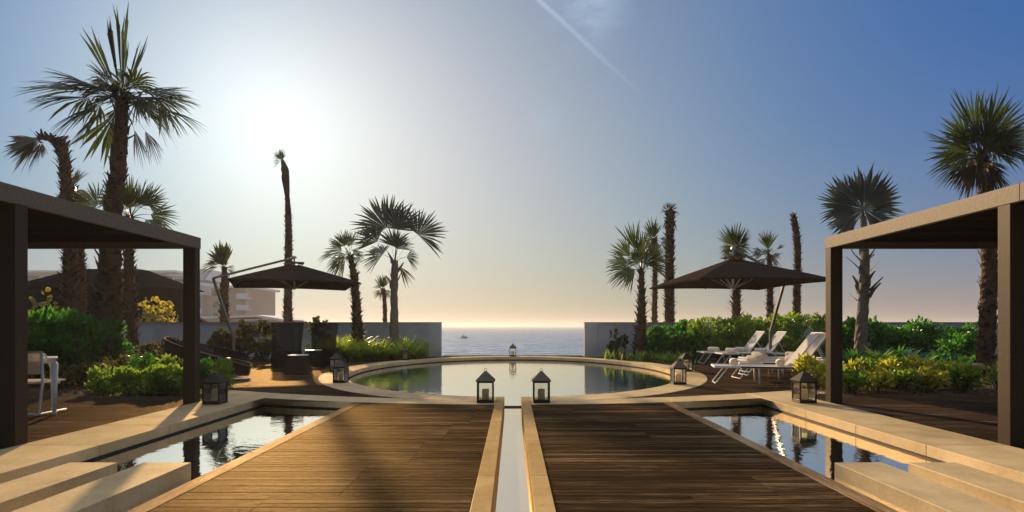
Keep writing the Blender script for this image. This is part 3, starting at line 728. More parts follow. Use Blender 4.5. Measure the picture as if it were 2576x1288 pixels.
daybed((-7.05, 12.95, 0), R(-4), 1.95, 1.25, .93, 'woven day bed with a tall left end sloping to a low nose')
daybed((-8.5, 16.2, 0), R(40), 1.5, 1.3, .72, 'round woven tub daybed behind the sloping day bed')
rt = empty('post_stand', (-6.43, 12.6, 0)); tag(rt, 'short pale metal post on a flat foot beside the day bed', 'post')
m = MB(); m.box(-.035, .035, -.025, .025, .02, .48); m.build('post', M['umetal'], rt, bevel=.004)
m = MB(); m.box(-.05, .46, -.12, .12, 0, .02); m.build('foot', M['white'], rt, bevel=.004)
p2 = copy_tree(rt, None, (6.80, 20.0, 0), R(-8), 'short pale metal post left of the farthest lounger'); p2['group'] = 'short pale posts on the deck'; rt['group'] = 'short pale posts on the deck'
# white dining chair and table under the left pergola
rt = empty('white_table', (-6.22, 7.6, 0)); tag(rt, 'white metal table with tapered legs under the left pergola', 'table')
sv = Vector((-.63, .78, 0))*.55; wv_ = Vector((-1, -.02, 0))*1.6
def quad(z0, z1, ins=0):
    c = [Vector((0, 0, 0)), wv_, wv_+sv, sv]; ce = (wv_+sv)/2; c = [p+(ce-p).normalized()*ins for p in c]; return [(p.x, p.y) for p in c][::-1]
m = MB(); m.prism(quad(0, 0), .745, .765); m.build('tabletop', M['white'], rt, bevel=.003)
m = MB(); m.prism(quad(0, 0, .02), .69, .743); m.build('apron', M['white'], rt)
for i, (x, y) in enumerate(quad(0, 0, .05)):
    m = MB(); m.tube([(x, y, .69), (x, y, .03)], [.042, .024], 10); m.lathe([(.024, 0), (.034, .004), (.034, .02), (.024, .03)], 12, (x, y, 0)); m.build('leg', M['white'], rt, True)
rt = empty('white_chair', (-6.62, 7.5, 0), R(4)); tag(rt, 'white sling armchair with sled legs in front of the white table', 'chair')
for s in (-1, 1):
    x = s*.27
    m = MB(); m.tube([(x, .30, .40), (x*1.02, .02, .82)], .014, 8); 
    m.tube([(x, -.02, .84), (x, .0, .44), (x*.97, -.06, .03), (x*.97, -.04, .014), (x*.97, .44, .014)], [.018, .018, .013, .013, .013], 8); m.build('leg', M['white'], rt, True)
m = MB(); m.tube([(-.26, -.06, .016), (.30, -.06, .016)], .013, 8); m.build('stretcher', M['white'], rt, True)
m = MB(); m.box(-.25, .25, .0, .46, .42, .445); m.build('seat', M['sling'], rt, bevel=.008)
m = MB(); m.box(-.255, .255, -.035, -.020, .55, .83); m.build('backrest', M['sling'], rt, bevel=.005)
m = MB(); m.tube([(-.28, -.02, .845), (.28, -.02, .845)], .012, 8); m.build('top_rail', M['umetal'], rt, True)
# ---------------------------------------------------------------- palms
def fan(V, Fc, rng, hub, D, N, Rr, spread, nseg, fused=.5, droop=.25, cup=.12, split=0.0):
    """one fan blade: pleated segments fused near the hub, free and drooping at the tips"""
    D = D/np.linalg.norm(D); N = N-D*np.dot(N, D); N = N/np.linalg.norm(N); Sd = np.cross(N, D)
    a = np.linspace(-spread, spread, nseg)+rng.normal(0, .012, nseg); da = 2*spread/(nseg-1)
    L = Rr*(.80+.20*np.cos(a*.7))*rng.uniform(.80, 1.06, nseg)
    d = np.cos(a)[:, None]*D+np.sin(a)[:, None]*Sd; w = -np.sin(a)[:, None]*D+np.cos(a)[:, None]*Sd
    dr = droop*rng.uniform(.6, 1.6, nseg); Z = np.array([0, 0, 1.0])
    lat = rng.normal(0, .05, nseg)
    def pt(f, off, fold):
        r = L*f
        return hub+d*r[:, None]+w*(off)[:, None]-N*(cup*np.sin(a)**2*r+fold)[:, None]-Z*(dr*f**2.2*L)[:, None]+w*(lat*f**3*L)[:, None]
    hw2 = L*fused*max(da, .05)*.56; hw3 = hw2*.66
    p = [pt(.0, 0*L, 0*L), pt(fused, -hw2, hw2*.5), pt(fused, 0*L, 0*L), pt(fused, hw2, hw2*.5), pt(.78, -hw3, hw3*.5), pt(.78, 0*L, 0*L), pt(.78, hw3, hw3*.5), pt(1.0, 0*L, 0*L)]
    P = np.stack(p, 1); o = sum(len(x) for x in V)
    V.append(P.reshape(-1, 3)); f = np.array([(0, 2, 1), (0, 3, 2), (1, 2, 5), (1, 5, 4), (2, 3, 6), (2, 6, 5), (4, 5, 7), (5, 6, 7)])
    Fc.append((f[None]+(np.arange(nseg)*8)[:, None, None]+o).reshape(-1, 3))
def petiole(V, Fc, a, b, sag, r=.018):
    o = sum(len(x) for x in V); n = 5; P = []
    d = b-a; s = np.cross(d, [0, 0, 1.0]); s = s/(np.linalg.norm(s)+1e-6)
    for i in range(n+1):
        t = i/n; c = a+d*t+np.array([0, 0, 1.0])*sag*math.sin(math.pi*t*.5)*(1-t)*4*.5; rr = r*(1.5-t)
        P += [c-s*rr, c+np.array([0, 0, rr]), c+s*rr]
    V.append(np.array(P)); f = []
    for i in range(n):
        for k in range(3):
            k2 = (k+1) % 3; q = (i*3+k, i*3+k2, (i+1)*3+k2, (i+1)*3+k); f += [(q[0], q[1], q[2]), (q[0], q[2], q[3])]
    Fc.append(np.array(f)+o)
def palm(label, Y, path, boots=.09, leaves=(), crown=None, mat='frond', trunk='bark', seed=1, dry=None, group='fan palms round the pool', boot_len=.14, boot_from=0.0, boot_to=1.0, extra=None):
    """path: (px, py, width in px) up the trunk at distance Y"""
    rng = np.random.default_rng(seed); sc = Y/F
    pts = [at(px, py, Y) for px, py, w_ in path]; rad = [w_*sc/2*.88 for _, _, w_ in path]
    base = Vector((pts[0].x, Y, -.05)); pts = [base]+[p for p in pts if p.z > .1]; rad = [rad[0]*1.08]+rad[-(len(pts)-1):]
    # resample
    P = [np.array(p) for p in pts]; seg = [0]
    for i in range(1, len(P)): seg.append(seg[-1]+np.linalg.norm(P[i]-P[i-1]))
    tot = seg[-1]; n = max(10, int(tot/.16)); ss = np.linspace(0, tot, n)
    C = np.stack([np.interp(ss, seg, [p[k] for p in P]) for k in range(3)], 1); Rr = np.interp(ss, seg, rad)
    # smooth the line of the trunk
    for _ in range(6): C[1:-1] = .25*C[:-2]+.5*C[1:-1]+.25*C[2:]
    C[:, 1] += .10*np.sin(ss*.7+seed)
    rt = empty('fan_palm', (float(base.x), Y, 0)); tag(rt, label, 'palm tree', group); O = np.array([base.x, Y, 0.0])
    k = 14; th = np.linspace(0, 2*math.pi, k, endpoint=False); Vt = []; 
    for i in range(n):
        r = Rr[i]*(.86 if boots else 1.0)*(1+.06*rng.normal(0, 1, k)*(1 if boots else .25))
        Vt.append(C[i]-O+np.stack([np.cos(th)*r, np.sin(th)*r, np.zeros(k)], 1))
    Vt = np.concatenate(Vt); f = [(i*k+j, i*k+(j+1) % k, (i+1)*k+(j+1) % k, (i+1)*k+j) for i in range(n-1) for j in range(k)]
    Vb = []; Fb = []
    if boots:
        z = tot*boot_from; a = 0.0
        while z < tot*boot_to:
            r = np.interp(z, ss, Rr); c = np.array([np.interp(z, ss, C[:, q]) for q in range(3)])-O
            a += 2.399; aa = a+rng.normal(0, .2); u = np.array([math.cos(aa), math.sin(aa), 0]); v = np.array([-u[1], u[0], 0])
            bw = r*rng.uniform(.34, .55)*(1.5 if trunk == 'bark_grey' else 1); bl = boot_len*rng.uniform(.6, 1.5); ou = rng.uniform(.15, .6)*bl*(.7 if Y < 16 else 1.9); sd = rng.normal(0, .25)*bl
            b0 = c+u*r*.80; o = len(Vt)+len(Vb)*7
            tip = b0+u*(ou+r*.14)+np.array([0, 0, bl])+v*sd
            Vb.append(np.array([b0-v*bw, b0+u*r*.22, b0+v*bw, b0-v*bw*.6+u*ou*.5+[0, 0, bl*.5], b0+v*bw*.6+u*ou*.5+[0, 0, bl*.5], tip-v*bw*.28, tip+v*bw*.28]))
            Fb += [(o, o+1, o+3, o+3), (o+1, o+2, o+4, o+4), (o+1, o+4, o+3, o+3), (o+3, o+4, o+6, o+5)]
            z += boots/ (max(r, .05)*9)
    Vall = np.concatenate([Vt]+Vb) if Vb else Vt
    fs = [tuple(int(x) for x in q) for q in f]+[tuple(dict.fromkeys(int(x) for x in q)) for q in Fb]
    me = bpy.data.meshes.new('trunk'); me.from_pydata([tuple(map(float, v)) for v in Vall], [], fs); me.update()
    link('trunk', me, M[trunk], rt, False)
    top = C[-1]-O; Vl = []; Fl = []; Vd = []; Fd = []
    def one(dirv, pet, R0, spread, face, dry_=False, droop=.25, nseg=None, fused=.5, off=None):
        VV, FF = (Vd, Fd) if dry_ else (Vl, Fl)
        st = top+np.array([0, 0, -.05])+dirv*Rr[-1]*.4 + (off if off is not None else 0)
        hub = st+dirv*pet; petiole(VV, FF, st, hub, pet*.10, .012+.006*R0)
        out = dirv*(1-.0)+np.array([0, 0, -.18*(1-abs(dirv[2]))])
        fan(VV, FF, rng, hub, out, face, R0, spread, nseg or int(min(46, max(4, 2*spread/.085))), fused, droop)
    for lf in leaves:
        th_, phi, pet, rr, spr = lf[:5]; face = lf[5] if len(lf) > 5 else 0; dry_ = lf[6] if len(lf) > 6 else False; dp = lf[7] if len(lf) > 7 else .22
        t = R(th_); p = R(phi); dv = np.array([math.cos(t)*math.cos(p), -math.sin(p), math.sin(t)*math.cos(p)])
        cam_n = np.array([0, -1.0, .15]); up_n = np.array([0, .1, 1.0]) if abs(dv[2]) < .8 else np.array([-dv[0], .6, .1])
        nn = cam_n*face+up_n*(1-face)+rng.normal(0, .12, 3)
        fu = lf[8] if len(lf) > 8 else .5
        one(dv, pet*sc, rr*sc, R(spr), nn, dry_, dp, None, fu)
    if extra:
        for i in range(extra[0]):
            az = 2.399*i+rng.uniform(-.5, .5); el = R(rng.uniform(-10, 65)); dv = np.array([math.cos(az)*math.cos(el), math.sin(az)*math.cos(el), math.sin(el)])
            one(dv, extra[1]*sc*rng.uniform(.5, 1.2), extra[2]*sc*rng.uniform(.75, 1.1), R(60), np.array([0, 0, 1.0])+rng.normal(0, .8, 3), False, rng.uniform(.15, .5))
    if crown:
        for (cnt, e0, e1, pet, rr, spr, dp, dry_) in crown:
            for i in range(cnt):
                az = 2.399*i+rng.uniform(-.4, .4); el = R(rng.uniform(e0, e1)); dv = np.array([math.cos(az)*math.cos(el), math.sin(az)*math.cos(el), math.sin(el)])
                up = np.array([0, 0, 1.0]) if el < R(60) else np.array([-math.cos(az), -math.sin(az), .3])
                nn = up+rng.normal(0, .75, 3); q = rng.uniform(.8, 1.15)
                one(dv, pet*sc*q, rr*sc*q, R(spr*rng.uniform(.85, 1.1)), nn, dry_, dp*rng.uniform(.6, 1.4))
    if Vl: npmesh('crown', np.concatenate(Vl), np.concatenate(Fl), M[mat], rt)
    if Vd: npmesh('dead_fronds', np.concatenate(Vd), np.concatenate(Fd), M['frond_dry'], rt)
    return rt
# (angle in the picture, tilt towards the viewer, petiole, radius, spread, facing, dry, droop, fused)
palm('tallest left palm, thick rough trunk and wide ragged crown of fans', 14.0,
     [(272, 940, 78), (276, 880, 76), (280, 780, 64), (285, 640, 54), (288, 540, 46), (294, 420, 43), (298, 340, 39), (300, 285, 35), (300, 250, 36)], boots=.060, boot_len=.25, seed=3, extra=(8, 50, 90),
     leaves=[(91, 0, 30, 225, 3.2, .9, 0, .02, .75), (99, 5, 20, 215, .9, .9, 0, .0, .8), (115, 0, 20, 190, 3, .9, 0, .03, .7), (83, 5, 30, 140, 4, .9, 0, .03, .7), (73, 0, 20, 165, 5, .8, 0, .03, .6), (63, 8, 30, 150, 3.5, .8, 0, .05, .6),
             (170, 0, 80, 130, 62, .35, 0, .30), (160, 15, 70, 150, 60, .45, 0, .22), (180, -10, 60, 120, 55, .4, 0, .45), (148, 20, 50, 120, 60, .3, 1, .3), (152, -25, 50, 110, 60, .5, 0, .25),
             (8, 0, 85, 105, 62, .35, 0, .30), (18, 15, 60, 120, 60, .4, 0, .26), (28, -15, 60, 110, 50, .5, 0, .2), (-8, 5, 95, 115, 45, .3, 0, .35), (2, 25, 70, 100, 60, .5, 0, .4),
             (-118, 5, 30, 135, 22, .8, 0, .05, .6), (-150, 10, 40, 100, 40, .4, 0, .4), (-75, -20, 60, 70, 40, .6, 1, .4), (-60, -30, 70, 60, 40, .5, 1, .5),
             (140, 50, 30, 100, 55, .2, 0, .4), (40, 55, 35, 100, 50, .2, 0, .4), (120, -50, 35, 110, 50, .2, 0, .3), (60, -50, 30, 110, 50, .2, 0, .3), (95, 60, 20, 80, 50, .2, 0, .5)],
     crown=[(6, -5, 30, 40, 75, 50, .45, True)])
palm('left palm with a broken top folded over to the left', 19.0,
     [(176, 800, 40), (172, 700, 37), (168, 600, 35), (166, 520, 33), (165, 440, 31), (164, 392, 31), (160, 366, 33), (146, 352, 36), (128, 350, 36), (112, 352, 30)], boots=.036, boot_len=.17, seed=5,
     leaves=[(180, 0, 2, 90, 14, .85, 0, .12, .7), (172, 0, 2, 92, 12, .85, 1, .05, .7), (188, 8, 4, 86, 18, .8, 1, .2, .6), (198, 0, 4, 84, 20, .8, 0, .3), (210, 5, 6, 74, 22, .8, 1, .35), (222, 10, 4, 60, 22, .8, 0, .3), (240, 5, 2, 48, 24, .8, 1, .2), (262, 0, 2, 42, 22, .8, 1, .1), (284, 8, 2, 38, 20, .8, 1, .1), (165, 14, 2, 66, 14, .7, 0, .2), (155, -10, 2, 44, 14, .7, 1, .3), (190, 35, 6, 66, 30, .6, 0, .4), (215, -25, 6, 66, 30, .6, 0, .4)])
palm('slim palm almost hidden behind the broken topped palm', 21.5,
     [(200, 800, 28), (199, 700, 28), (196, 600, 26), (192, 520, 25), (188, 470, 24)], boots=.035, boot_len=.12, seed=6,
     leaves=[], crown=[(12, -60, 20, 8, 46, 40, .4, False), (6, 20, 80, 6, 55, 30, .2, False), (8, -75, -20, 6, 42, 40, .3, True)])
palm('medium palm with spreading green fans behind the left pergola roof', 17.5,
     [(330, 880, 30), (328, 780, 30), (328, 680, 28), (330, 600, 26), (332, 560, 24), (333, 545, 22)], boots=.034, boot_len=.13, seed=8, extra=(8, 40, 62),
     leaves=[(158, 0, 85, 75, 75, .85, 0, .1), (132, -15, 70, 70, 70, .8, 0, .1), (180, 10, 75, 60, 60, .7, 0, .2), (60, 0, 35, 75, 60, .85, 0, .08), (96, 0, 28, 85, 22, .8, 0, .05), (38, 5, 55, 66, 85, .9, 0, .12), (10, -5, 45, 72, 60, .7, 0, .2), (-8, 10, 40, 66, 50, .6, 0, .3), (75, 25, 20, 70, 50, .6, 0, .1), (120, 20, 30, 65, 40, .7, 0, .2)])
palm('short topped palm with a drooping tuft, left of the umbrella', 24.5,
     [(566, 860, 24), (566, 780, 23), (568, 720, 21), (568, 692, 16), (567, 672, 18)], boots=.035, boot_to=.95, seed=9,
     leaves=[(92, 0, 2, 66, 12, .9, 0, .02, .72), (78, 0, 2, 62, 10, .9, 0, .02, .72), (104, 5, 2, 62, 12, .9, 0, .03, .72), (118, 5, 2, 58, 14, .9, 1, .08, .7), (135, 0, 10, 46, 22, .9, 1, .25, .6), (152, 5, 14, 44, 22, .9, 0, .4), (168, 5, 12, 44, 20, .9, 0, .55), (-15, 0, 4, 24, 20, .8, 0, .3), (20, 10, 2, 26, 16, .8, 0, .3), (110, 25, 4, 44, 30, .6, 0, .1), (125, -15, 8, 48, 24, .7, 0, .2), (60, 25, 2, 26, 20, .6, 1, .2)])
palm('very tall slim palm with a tiny tuft against the sun glare', 25.0,
     [(727, 830, 27), (726, 760, 25), (725, 680, 23), (724, 600, 21), (723, 540, 19), (722, 500, 14), (720, 480, 17), (718, 455, 24), (719, 425, 25), (715, 412, 16), (711, 402, 9)], boots=.030, boot_len=.09, boot_to=.80, seed=10,
     leaves=[(100, 0, 1, 32, 14, .9, 0, .02), (118, 5, 1, 30, 18, .9, 0, .05), (85, 0, 1, 28, 10, .9, 0, .05), (140, 5, 2, 26, 16, .9, 0, .2), (165, 0, 4, 20, 16, .9, 0, .5), (70, 5, 1, 20, 14, .9, 0, .1), (190, 0, 3, 20, 14, .8, 0, .5)])
palm('leaning palm with five small fans right of the left umbrella', 20.0,
     [(903, 860, 32), (900, 820, 30), (896, 760, 26), (890, 705, 22), (884, 660, 18), (880, 640, 15)], boots=.030, seed=11, extra=(6, 10, 38),
     leaves=[(172, 0, 42, 42, 24, .8, 0, .3), (120, 5, 26, 48, 62, .9, 0, .12), (100, -5, 22, 52, 45, .85, 0, .08), (148, 10, 22, 48, 50, .8, 0, .3), (195, 5, 22, 44, 50, .7, 0, .4), (220, 15, 14, 44, 40, .7, 0, .5), (12, 0, 46, 30, 45, .8, 0, .2), (84, 0, 10, 44, 4, .9, 1, .02, .8), (160, 40, 10, 40, 50, .5, 0, .4), (-15, 10, 6, 26, 40, .6, 0, .4)])
palm('very small palm with a narrow tuft behind the left wall', 33.0,
     [(968, 850, 14), (968, 790, 13), (966, 745, 12), (962, 725, 14)], boots=.04, boot_len=.1, seed=12,
     leaves=[(95, 0, 2, 40, 22, .9, 0, .02), (110, 0, 2, 34, 25, .9, 0, .1), (72, 0, 2, 34, 25, .9, 0, .1), (140, 0, 2, 24, 30, .9, 0, .3), (200, 0, 2, 26, 25, .9, 0, .3), (-20, 0, 2, 26, 25, .9, 0, .3), (240, 0, 1, 24, 20, .9, 1, .2), (-60, 0, 1, 24, 20, .9, 1, .2), (90, 25, 2, 26, 50, .6, 0, .2)])
palm('bluish fan palm with two huge round fans near the sea gap', 20.3,
     [(990, 880, 32), (990, 820, 30), (990, 770, 25), (991, 720, 24), (992, 670, 22), (993, 655, 20)], boots=.20, boot_len=.32, boot_from=.72, trunk='bark_grey', mat='frond_blue', seed=13,
     leaves=[(104, 0, 84, 98, 105, .95, 0, .09, .62), (82, 8, 76, 84, 60, .85, 0, .1, .6), (132, -6, 66, 78, 60, .85, 0, .14, .56), (50, 0, 86, 84, 88, .92, 0, .10, .55), (150, -12, 35, 60, 80, .8, 0, .2, .55), (75, 15, 30, 55, 70, .8, 0, .2), (-45, 5, 12, 48, 22, .8, 1, .3), (20, 12, 30, 40, 60, .7, 0, .3), (90, 0, 35, 60, 70, .9, 0, .1)])
# right hand side
palm('left hand palm of the right group, broad green fans on a thick base', 20.0,
     [(1612, 890, 40), (1612, 840, 32), (1613, 780, 25), (1613, 730, 20), (1612, 695, 17), (1612, 680, 16)], boots=.028, seed=21, extra=(9, 30, 55),
     leaves=[(128, 0, 45, 62, 40, .8, 0, .1), (105, 0, 52, 82, 24, .85, 0, .04), (92, 10, 34, 70, 26, .85, 0, .05), (150, 5, 38, 62, 36, .8, 0, .2), (172, 0, 30, 62, 40, .7, 0, .3), (60, 0, 40, 50, 40, .8, 0, .12), (40, 5, 36, 48, 40, .8, 0, .2), (190, 15, 15, 55, 40, .6, 0, .4), (15, 10, 24, 44, 40, .6, 0, .4), (120, 30, 20, 60, 50, .6, 0, .3), (70, 30, 18, 50, 50, .6, 0, .3), (140, -30, 30, 60, 50, .5, 0, .2), (85, -25, 30, 60, 40, .5, 0, .1)])
palm('slim palm with an upright tuft between two right hand palms', 23.5,
     [(1645, 850, 19), (1645, 780, 17), (1646, 720, 16), (1647, 660, 15), (1646, 620, 17), (1645, 600, 20)], boots=.034, boot_len=.11, seed=22,
     leaves=[(95, 0, 2, 56, 20, .9, 0, .02), (108, 0, 4, 46, 22, .9, 0, .05), (78, 0, 2, 44, 22, .9, 0, .05), (130, 0, 4, 34, 30, .9, 1, .2), (-15, 0, 14, 32, 40, .8, 0, .3), (10, 0, 12, 30, 30, .8, 0, .2), (165, 0, 4, 30, 30, .9, 1, .4), (230, 0, 2, 30, 25, .9, 1, .3), (-50, 0, 2, 30, 25, .9, 1, .3), (90, 30, 2, 40, 40, .6, 0, .2)])
palm('tall topped palm with a brown brush of cut leaf stalks', 23.0,
     [(1685, 850, 30), (1683, 790, 28), (1684, 720, 27), (1686, 640, 26), (1687, 580, 24), (1688, 545, 26), (1687, 530, 32)], boots=.026, boot_len=.12, seed=23,
     leaves=[(90, 0, 1, 22, 18, .9, 1, .02), (112, 0, 1, 24, 14, .9, 1, .05), (66, 0, 1, 24, 14, .9, 1, .05), (135, 0, 2, 22, 12, .9, 0, .2), (45, 0, 2, 22, 12, .9, 1, .3), (250, 0, 4, 34, 14, .9, 1, .2), (-70, 0, 4, 36, 12, .9, 1, .2), (160, 0, 4, 20, 14, .8, 1, .5), (10, 0, 4, 20, 12, .8, 1, .5)])
palm('bushy crowned palm rising behind the right umbrella', 23.0,
     [(1853, 850, 25), (1853, 780, 24), (1854, 720, 22), (1855, 670, 22), (1855, 640, 20), (1855, 622, 18)], boots=.028, seed=24,
     leaves=[(90, 0, 4, 66, 28, .8, 0, .05)], crown=[(12, 0, 50, 6, 42, 55, .25, False), (6, 50, 85, 6, 58, 30, .08, False), (12, -70, -15, 6, 36, 40, .3, True)])
palm('palm with a few small green fans between the umbrella and the leaning trunk', 22.6,
     [(1941, 850, 20), (1940, 790, 19), (1940, 730, 18), (1938, 680, 17), (1937, 655, 15), (1936, 640, 14)], boots=.03, seed=25, extra=(5, 8, 32),
     leaves=[(90, 0, 16, 52, 34, .85, 0, .05), (105, 5, 16, 50, 30, .85, 0, .08), (150, 0, 16, 34, 40, .8, 0, .2), (168, 0, 14, 36, 36, .8, 0, .3), (40, 0, 22, 26, 14, .8, 0, .08, .6), (20, 0, 8, 20, 30, .8, 1, .4), (215, 5, 8, 36, 30, .8, 1, .4), (-40, 5, 6, 30, 30, .8, 1, .4), (110, 30, 10, 34, 50, .6, 0, .3)])
palm('bare topped palm trunk leaning left with no crown', 22.8,
     [(2008, 850, 24), (2007, 780, 22), (2006, 710, 21), (2005, 640, 20), (2000, 580, 20), (1995, 555, 18), (1992, 542, 15)], boots=.024, boot_len=.09, seed=26,
     leaves=[(95, 0, 0, 10, 25, .9, 1, .02), (140, 0, 0, 10, 20, .9, 1, .1), (60, 0, 0, 9, 20, .9, 1, .1)])
palm('bluish fan palm with one great round fan above the right pergola', 17.0,
     [(2168, 900, 40), (2170, 820, 36), (2171, 770, 33), (2172, 725, 32), (2172, 680, 28), (2171, 640, 24), (2170, 600, 22), (2168, 560, 20), (2166, 545, 18)], boots=.11, boot_len=.30, boot_from=.44, boot_to=.86, trunk='bark_grey', mat='frond_blue', seed=27,
     leaves=[(92, 12, 18, 112, 150, .98, 0, .04, .68), (60, -8, 34, 104, 75, .9, 0, .06, .62), (125, -8, 34, 104, 75, .9, 0, .06, .62), (88, -15, 45, 90, 60, .9, 0, .05, .6), (20, 0, 20, 75, 55, .8, 0, .15, .55), (160, 0, 20, 78, 55, .8, 0, .15, .55), (200, 0, 15, 70, 40, .8, 0, .2), (-20, 0, 12, 65, 40, .8, 0, .25)])
palm('large right palm with a dense green crown over the pergola roof', 12.8,
     [(2478, 975, 50), (2478, 900, 46), (2479, 820, 44), (2480, 740, 42), (2480, 660, 40), (2478, 560, 34), (2476, 500, 32), (2474, 450, 34), (2472, 415, 36), (2470, 392, 34)], boots=.034, boot_len=.15, seed=28, extra=(14, 35, 90),
     leaves=[(150, 0, 40, 115, 50, .6, 0, .12), (128, 5, 45, 110, 40, .7, 0, .08), (100, 0, 55, 130, 30, .8, 0, .04), (82, 10, 55, 122, 30, .8, 0, .05), (66, 0, 60, 110, 40, .7, 0, .06), (40, 0, 70, 100, 50, .7, 0, .12), (20, -5, 80, 95, 55, .6, 0, .2), (168, 5, 30, 100, 45, .5, 0, .2), (5, 10, 70, 85, 45, .5, 0, .35),
             (110, 45, 30, 100, 60, .5, 0, .3), (70, 45, 30, 100, 60, .5, 0, .3), (135, 40, 35, 85, 55, .5, 0, .3), (90, 20, 35, 95, 60, .8, 0, .2), (30, 40, 30, 80, 55, .5, 0, .4), (-70, 5, 20, 80, 25, .7, 1, .2), (-50, 10, 20, 85, 25, .7, 0, .3), (215, 10, 25, 80, 30, .7, 1, .3), (235, 0, 15, 80, 25, .7, 1, .3), (250, 20, 12, 75, 25, .7, 1, .2), (-80, 25, 12, 80, 25, .7, 1, .2), (-30, -10, 25, 80, 30, .6, 1, .4)],
     crown=[(10, -65, -25, 10, 72, 35, .2, True), (10, 10, 60, 25, 85, 55, .25, False)])
# ---------------------------------------------------------------- shrubs
def leaves_mesh(rng, C, D, size, aspect=.42, fold=.25, rounds=False):
    """C centres, D growth directions; a folded rhombic leaf (or a round one) each"""
    n = len(C); D = D/np.linalg.norm(D, axis=1, keepdims=True); A = rng.normal(0, 1, (n, 3)); S_ = np.cross(D, A); S_ /= np.linalg.norm(S_, axis=1, keepdims=True)+1e-6; N = np.cross(S_, D)
    L = size*rng.uniform(.6, 1.25, n)[:, None]; W = L*aspect
    if rounds:
        k = 7; V = []
        for i in range(k):
            t = 2*math.pi*i/k; V.append(C+D*L*.5*(1+math.cos(t))+S_*L*.5*math.sin(t)+N*L*.08*math.cos(2*t))
        V = np.stack(V, 1).reshape(-1, 3); return V, np.arange(n*k).reshape(-1, k), k
    p = [C, C+D*L*.45-S_*W*.5+N*W*fold, C+D*L-N*L*.10, C+D*L*.45+S_*W*.5+N*W*fold]
    V = np.stack(p, 1).reshape(-1, 3); b = (np.arange(n)*4)[:, None]
    Fc = np.concatenate([b+np.array([0, 2, 1]), b+np.array([0, 3, 2])], 0); return V, Fc, 3
def bush(name, label, cat, c, r, nl, size, mat, seed, group=None, aspect=.42, rounds=False, lumps=22, stems=6, box=False, tuft=.16):
    """leafy shrub: leaf tufts spread over lumps through the crown, on woody stems"""
    rng = np.random.default_rng(seed); c = np.array(c, float); r = np.array(r, float)
    rt = empty(name, (float(c[0]), float(c[1]), 0)); tag(rt, label, cat, group)
    if not rounds: nl = int(nl*.52); size *= 1.5
    lum = []
    while len(lum) < lumps:
        p = rng.uniform(-1, 1, 3)
        q = np.max(np.abs(p)) if box else np.linalg.norm(p)
        if q > 1 or q < .35: continue
        if rng.uniform() > q**1.5: continue
        lum.append(p)
    lum = np.array(lum)*r; lum[:, 2] = np.maximum(lum[:, 2], -r[2]*.96)
    idx = rng.integers(0, lumps, nl); tr = min(r)*.36 if not tuft else tuft
    off = rng.normal(0, 1, (nl, 3)); off = off/np.linalg.norm(off, axis=1, keepdims=True)*(rng.uniform(.35, 1, nl)**.6)[:, None]*tr*(rng.uniform(.7, 1.35, lumps)[idx])[:, None]
    P = lum[idx]+off; D = off/tr*.8+lum[idx]/np.linalg.norm(r)*.5+np.array([0, 0, .55])+rng.normal(0, .35, (nl, 3))
    P[:, 2] += c[2]; P[:, 2] = np.maximum(P[:, 2], .0)
    V, Fc, k = leaves_mesh(rng, P, D, size, aspect, .25, rounds)
    npmesh('foliage', V, Fc, M[mat], rt)
    m = MB()
    for i in range(stems):
        q = lum[rng.integers(0, lumps)]; b = Vector((q[0]*.25, q[1]*.25, -.03)); e = Vector((q[0]*.9, q[1]*.9, max(.1, q[2]*.9+c[2]))); mid = (b+e)/2+Vector(rng.normal(0, .04, 3)); m.tube([b, mid, e], [.013, .010, .005], 5)
    m.build('stem', M['stem'], rt)
    return rt
def blades(name, label, cat, loc, n, Ln, w_, mat, seed, group=None, spread=.8, rx=.2, stiff=.35):
    """clump of arching strap leaves from the ground"""
    rng = np.random.default_rng(seed); az = rng.uniform(0, 6.283, n); el = rng.uniform(.45, 1.5, n)**.8; L = Ln*rng.uniform(.6, 1.1, n)
    u = np.stack([np.cos(az), np.sin(az), 0*az], 1); v = np.stack([-np.sin(az), np.cos(az), 0*az], 1); b = np.stack([rng.normal(0, rx, n), rng.normal(0, rx, n), 0*az], 1)
    V = []; k = 5
    for i in range(k+1):
        t = i/k; h = L*np.sin(el)*t*(1-stiff*t*.9); o = L*np.cos(el)*t*spread*(1+.8*t); ww = w_*(1-t**2.2)*.55+.001
        c = b+u*o[:, None]+np.array([0, 0, 1.0])*h[:, None]; V += [c-v*ww, c+v*ww]
    V = np.stack(V, 1).reshape(-1, 3); o = (np.arange(n)*(2*k+2))[:, None]; Fc = np.concatenate([o+np.array([2*i, 2*i+1, 2*i+3, 2*i+2]) for i in range(k)], 0)
    ob = npmesh(name, V, Fc, M[mat]); ob.location = loc; tag(ob, label, cat, group); return ob
def X(px, Y): return (px-CX)*Y/F
def Zp(py, Y): return H+(CY-py)*Y/F
def shrub_px(x0, x1, ytop, Y, dep, *a, zb=0.0, **k):
    """shrub spanning columns x0..x1 with its top at row ytop when it stands Y metres ahead"""
    z = Zp(ytop, Y); cx = (X(x0, Y)+X(x1, Y))/2; rx = (X(x1, Y)-X(x0, Y))/2
    return bush(a[0], a[1], a[2], (cx, Y, (z+zb)/2), (rx, dep, (z-zb)/2*1.0), *a[3:], **k)
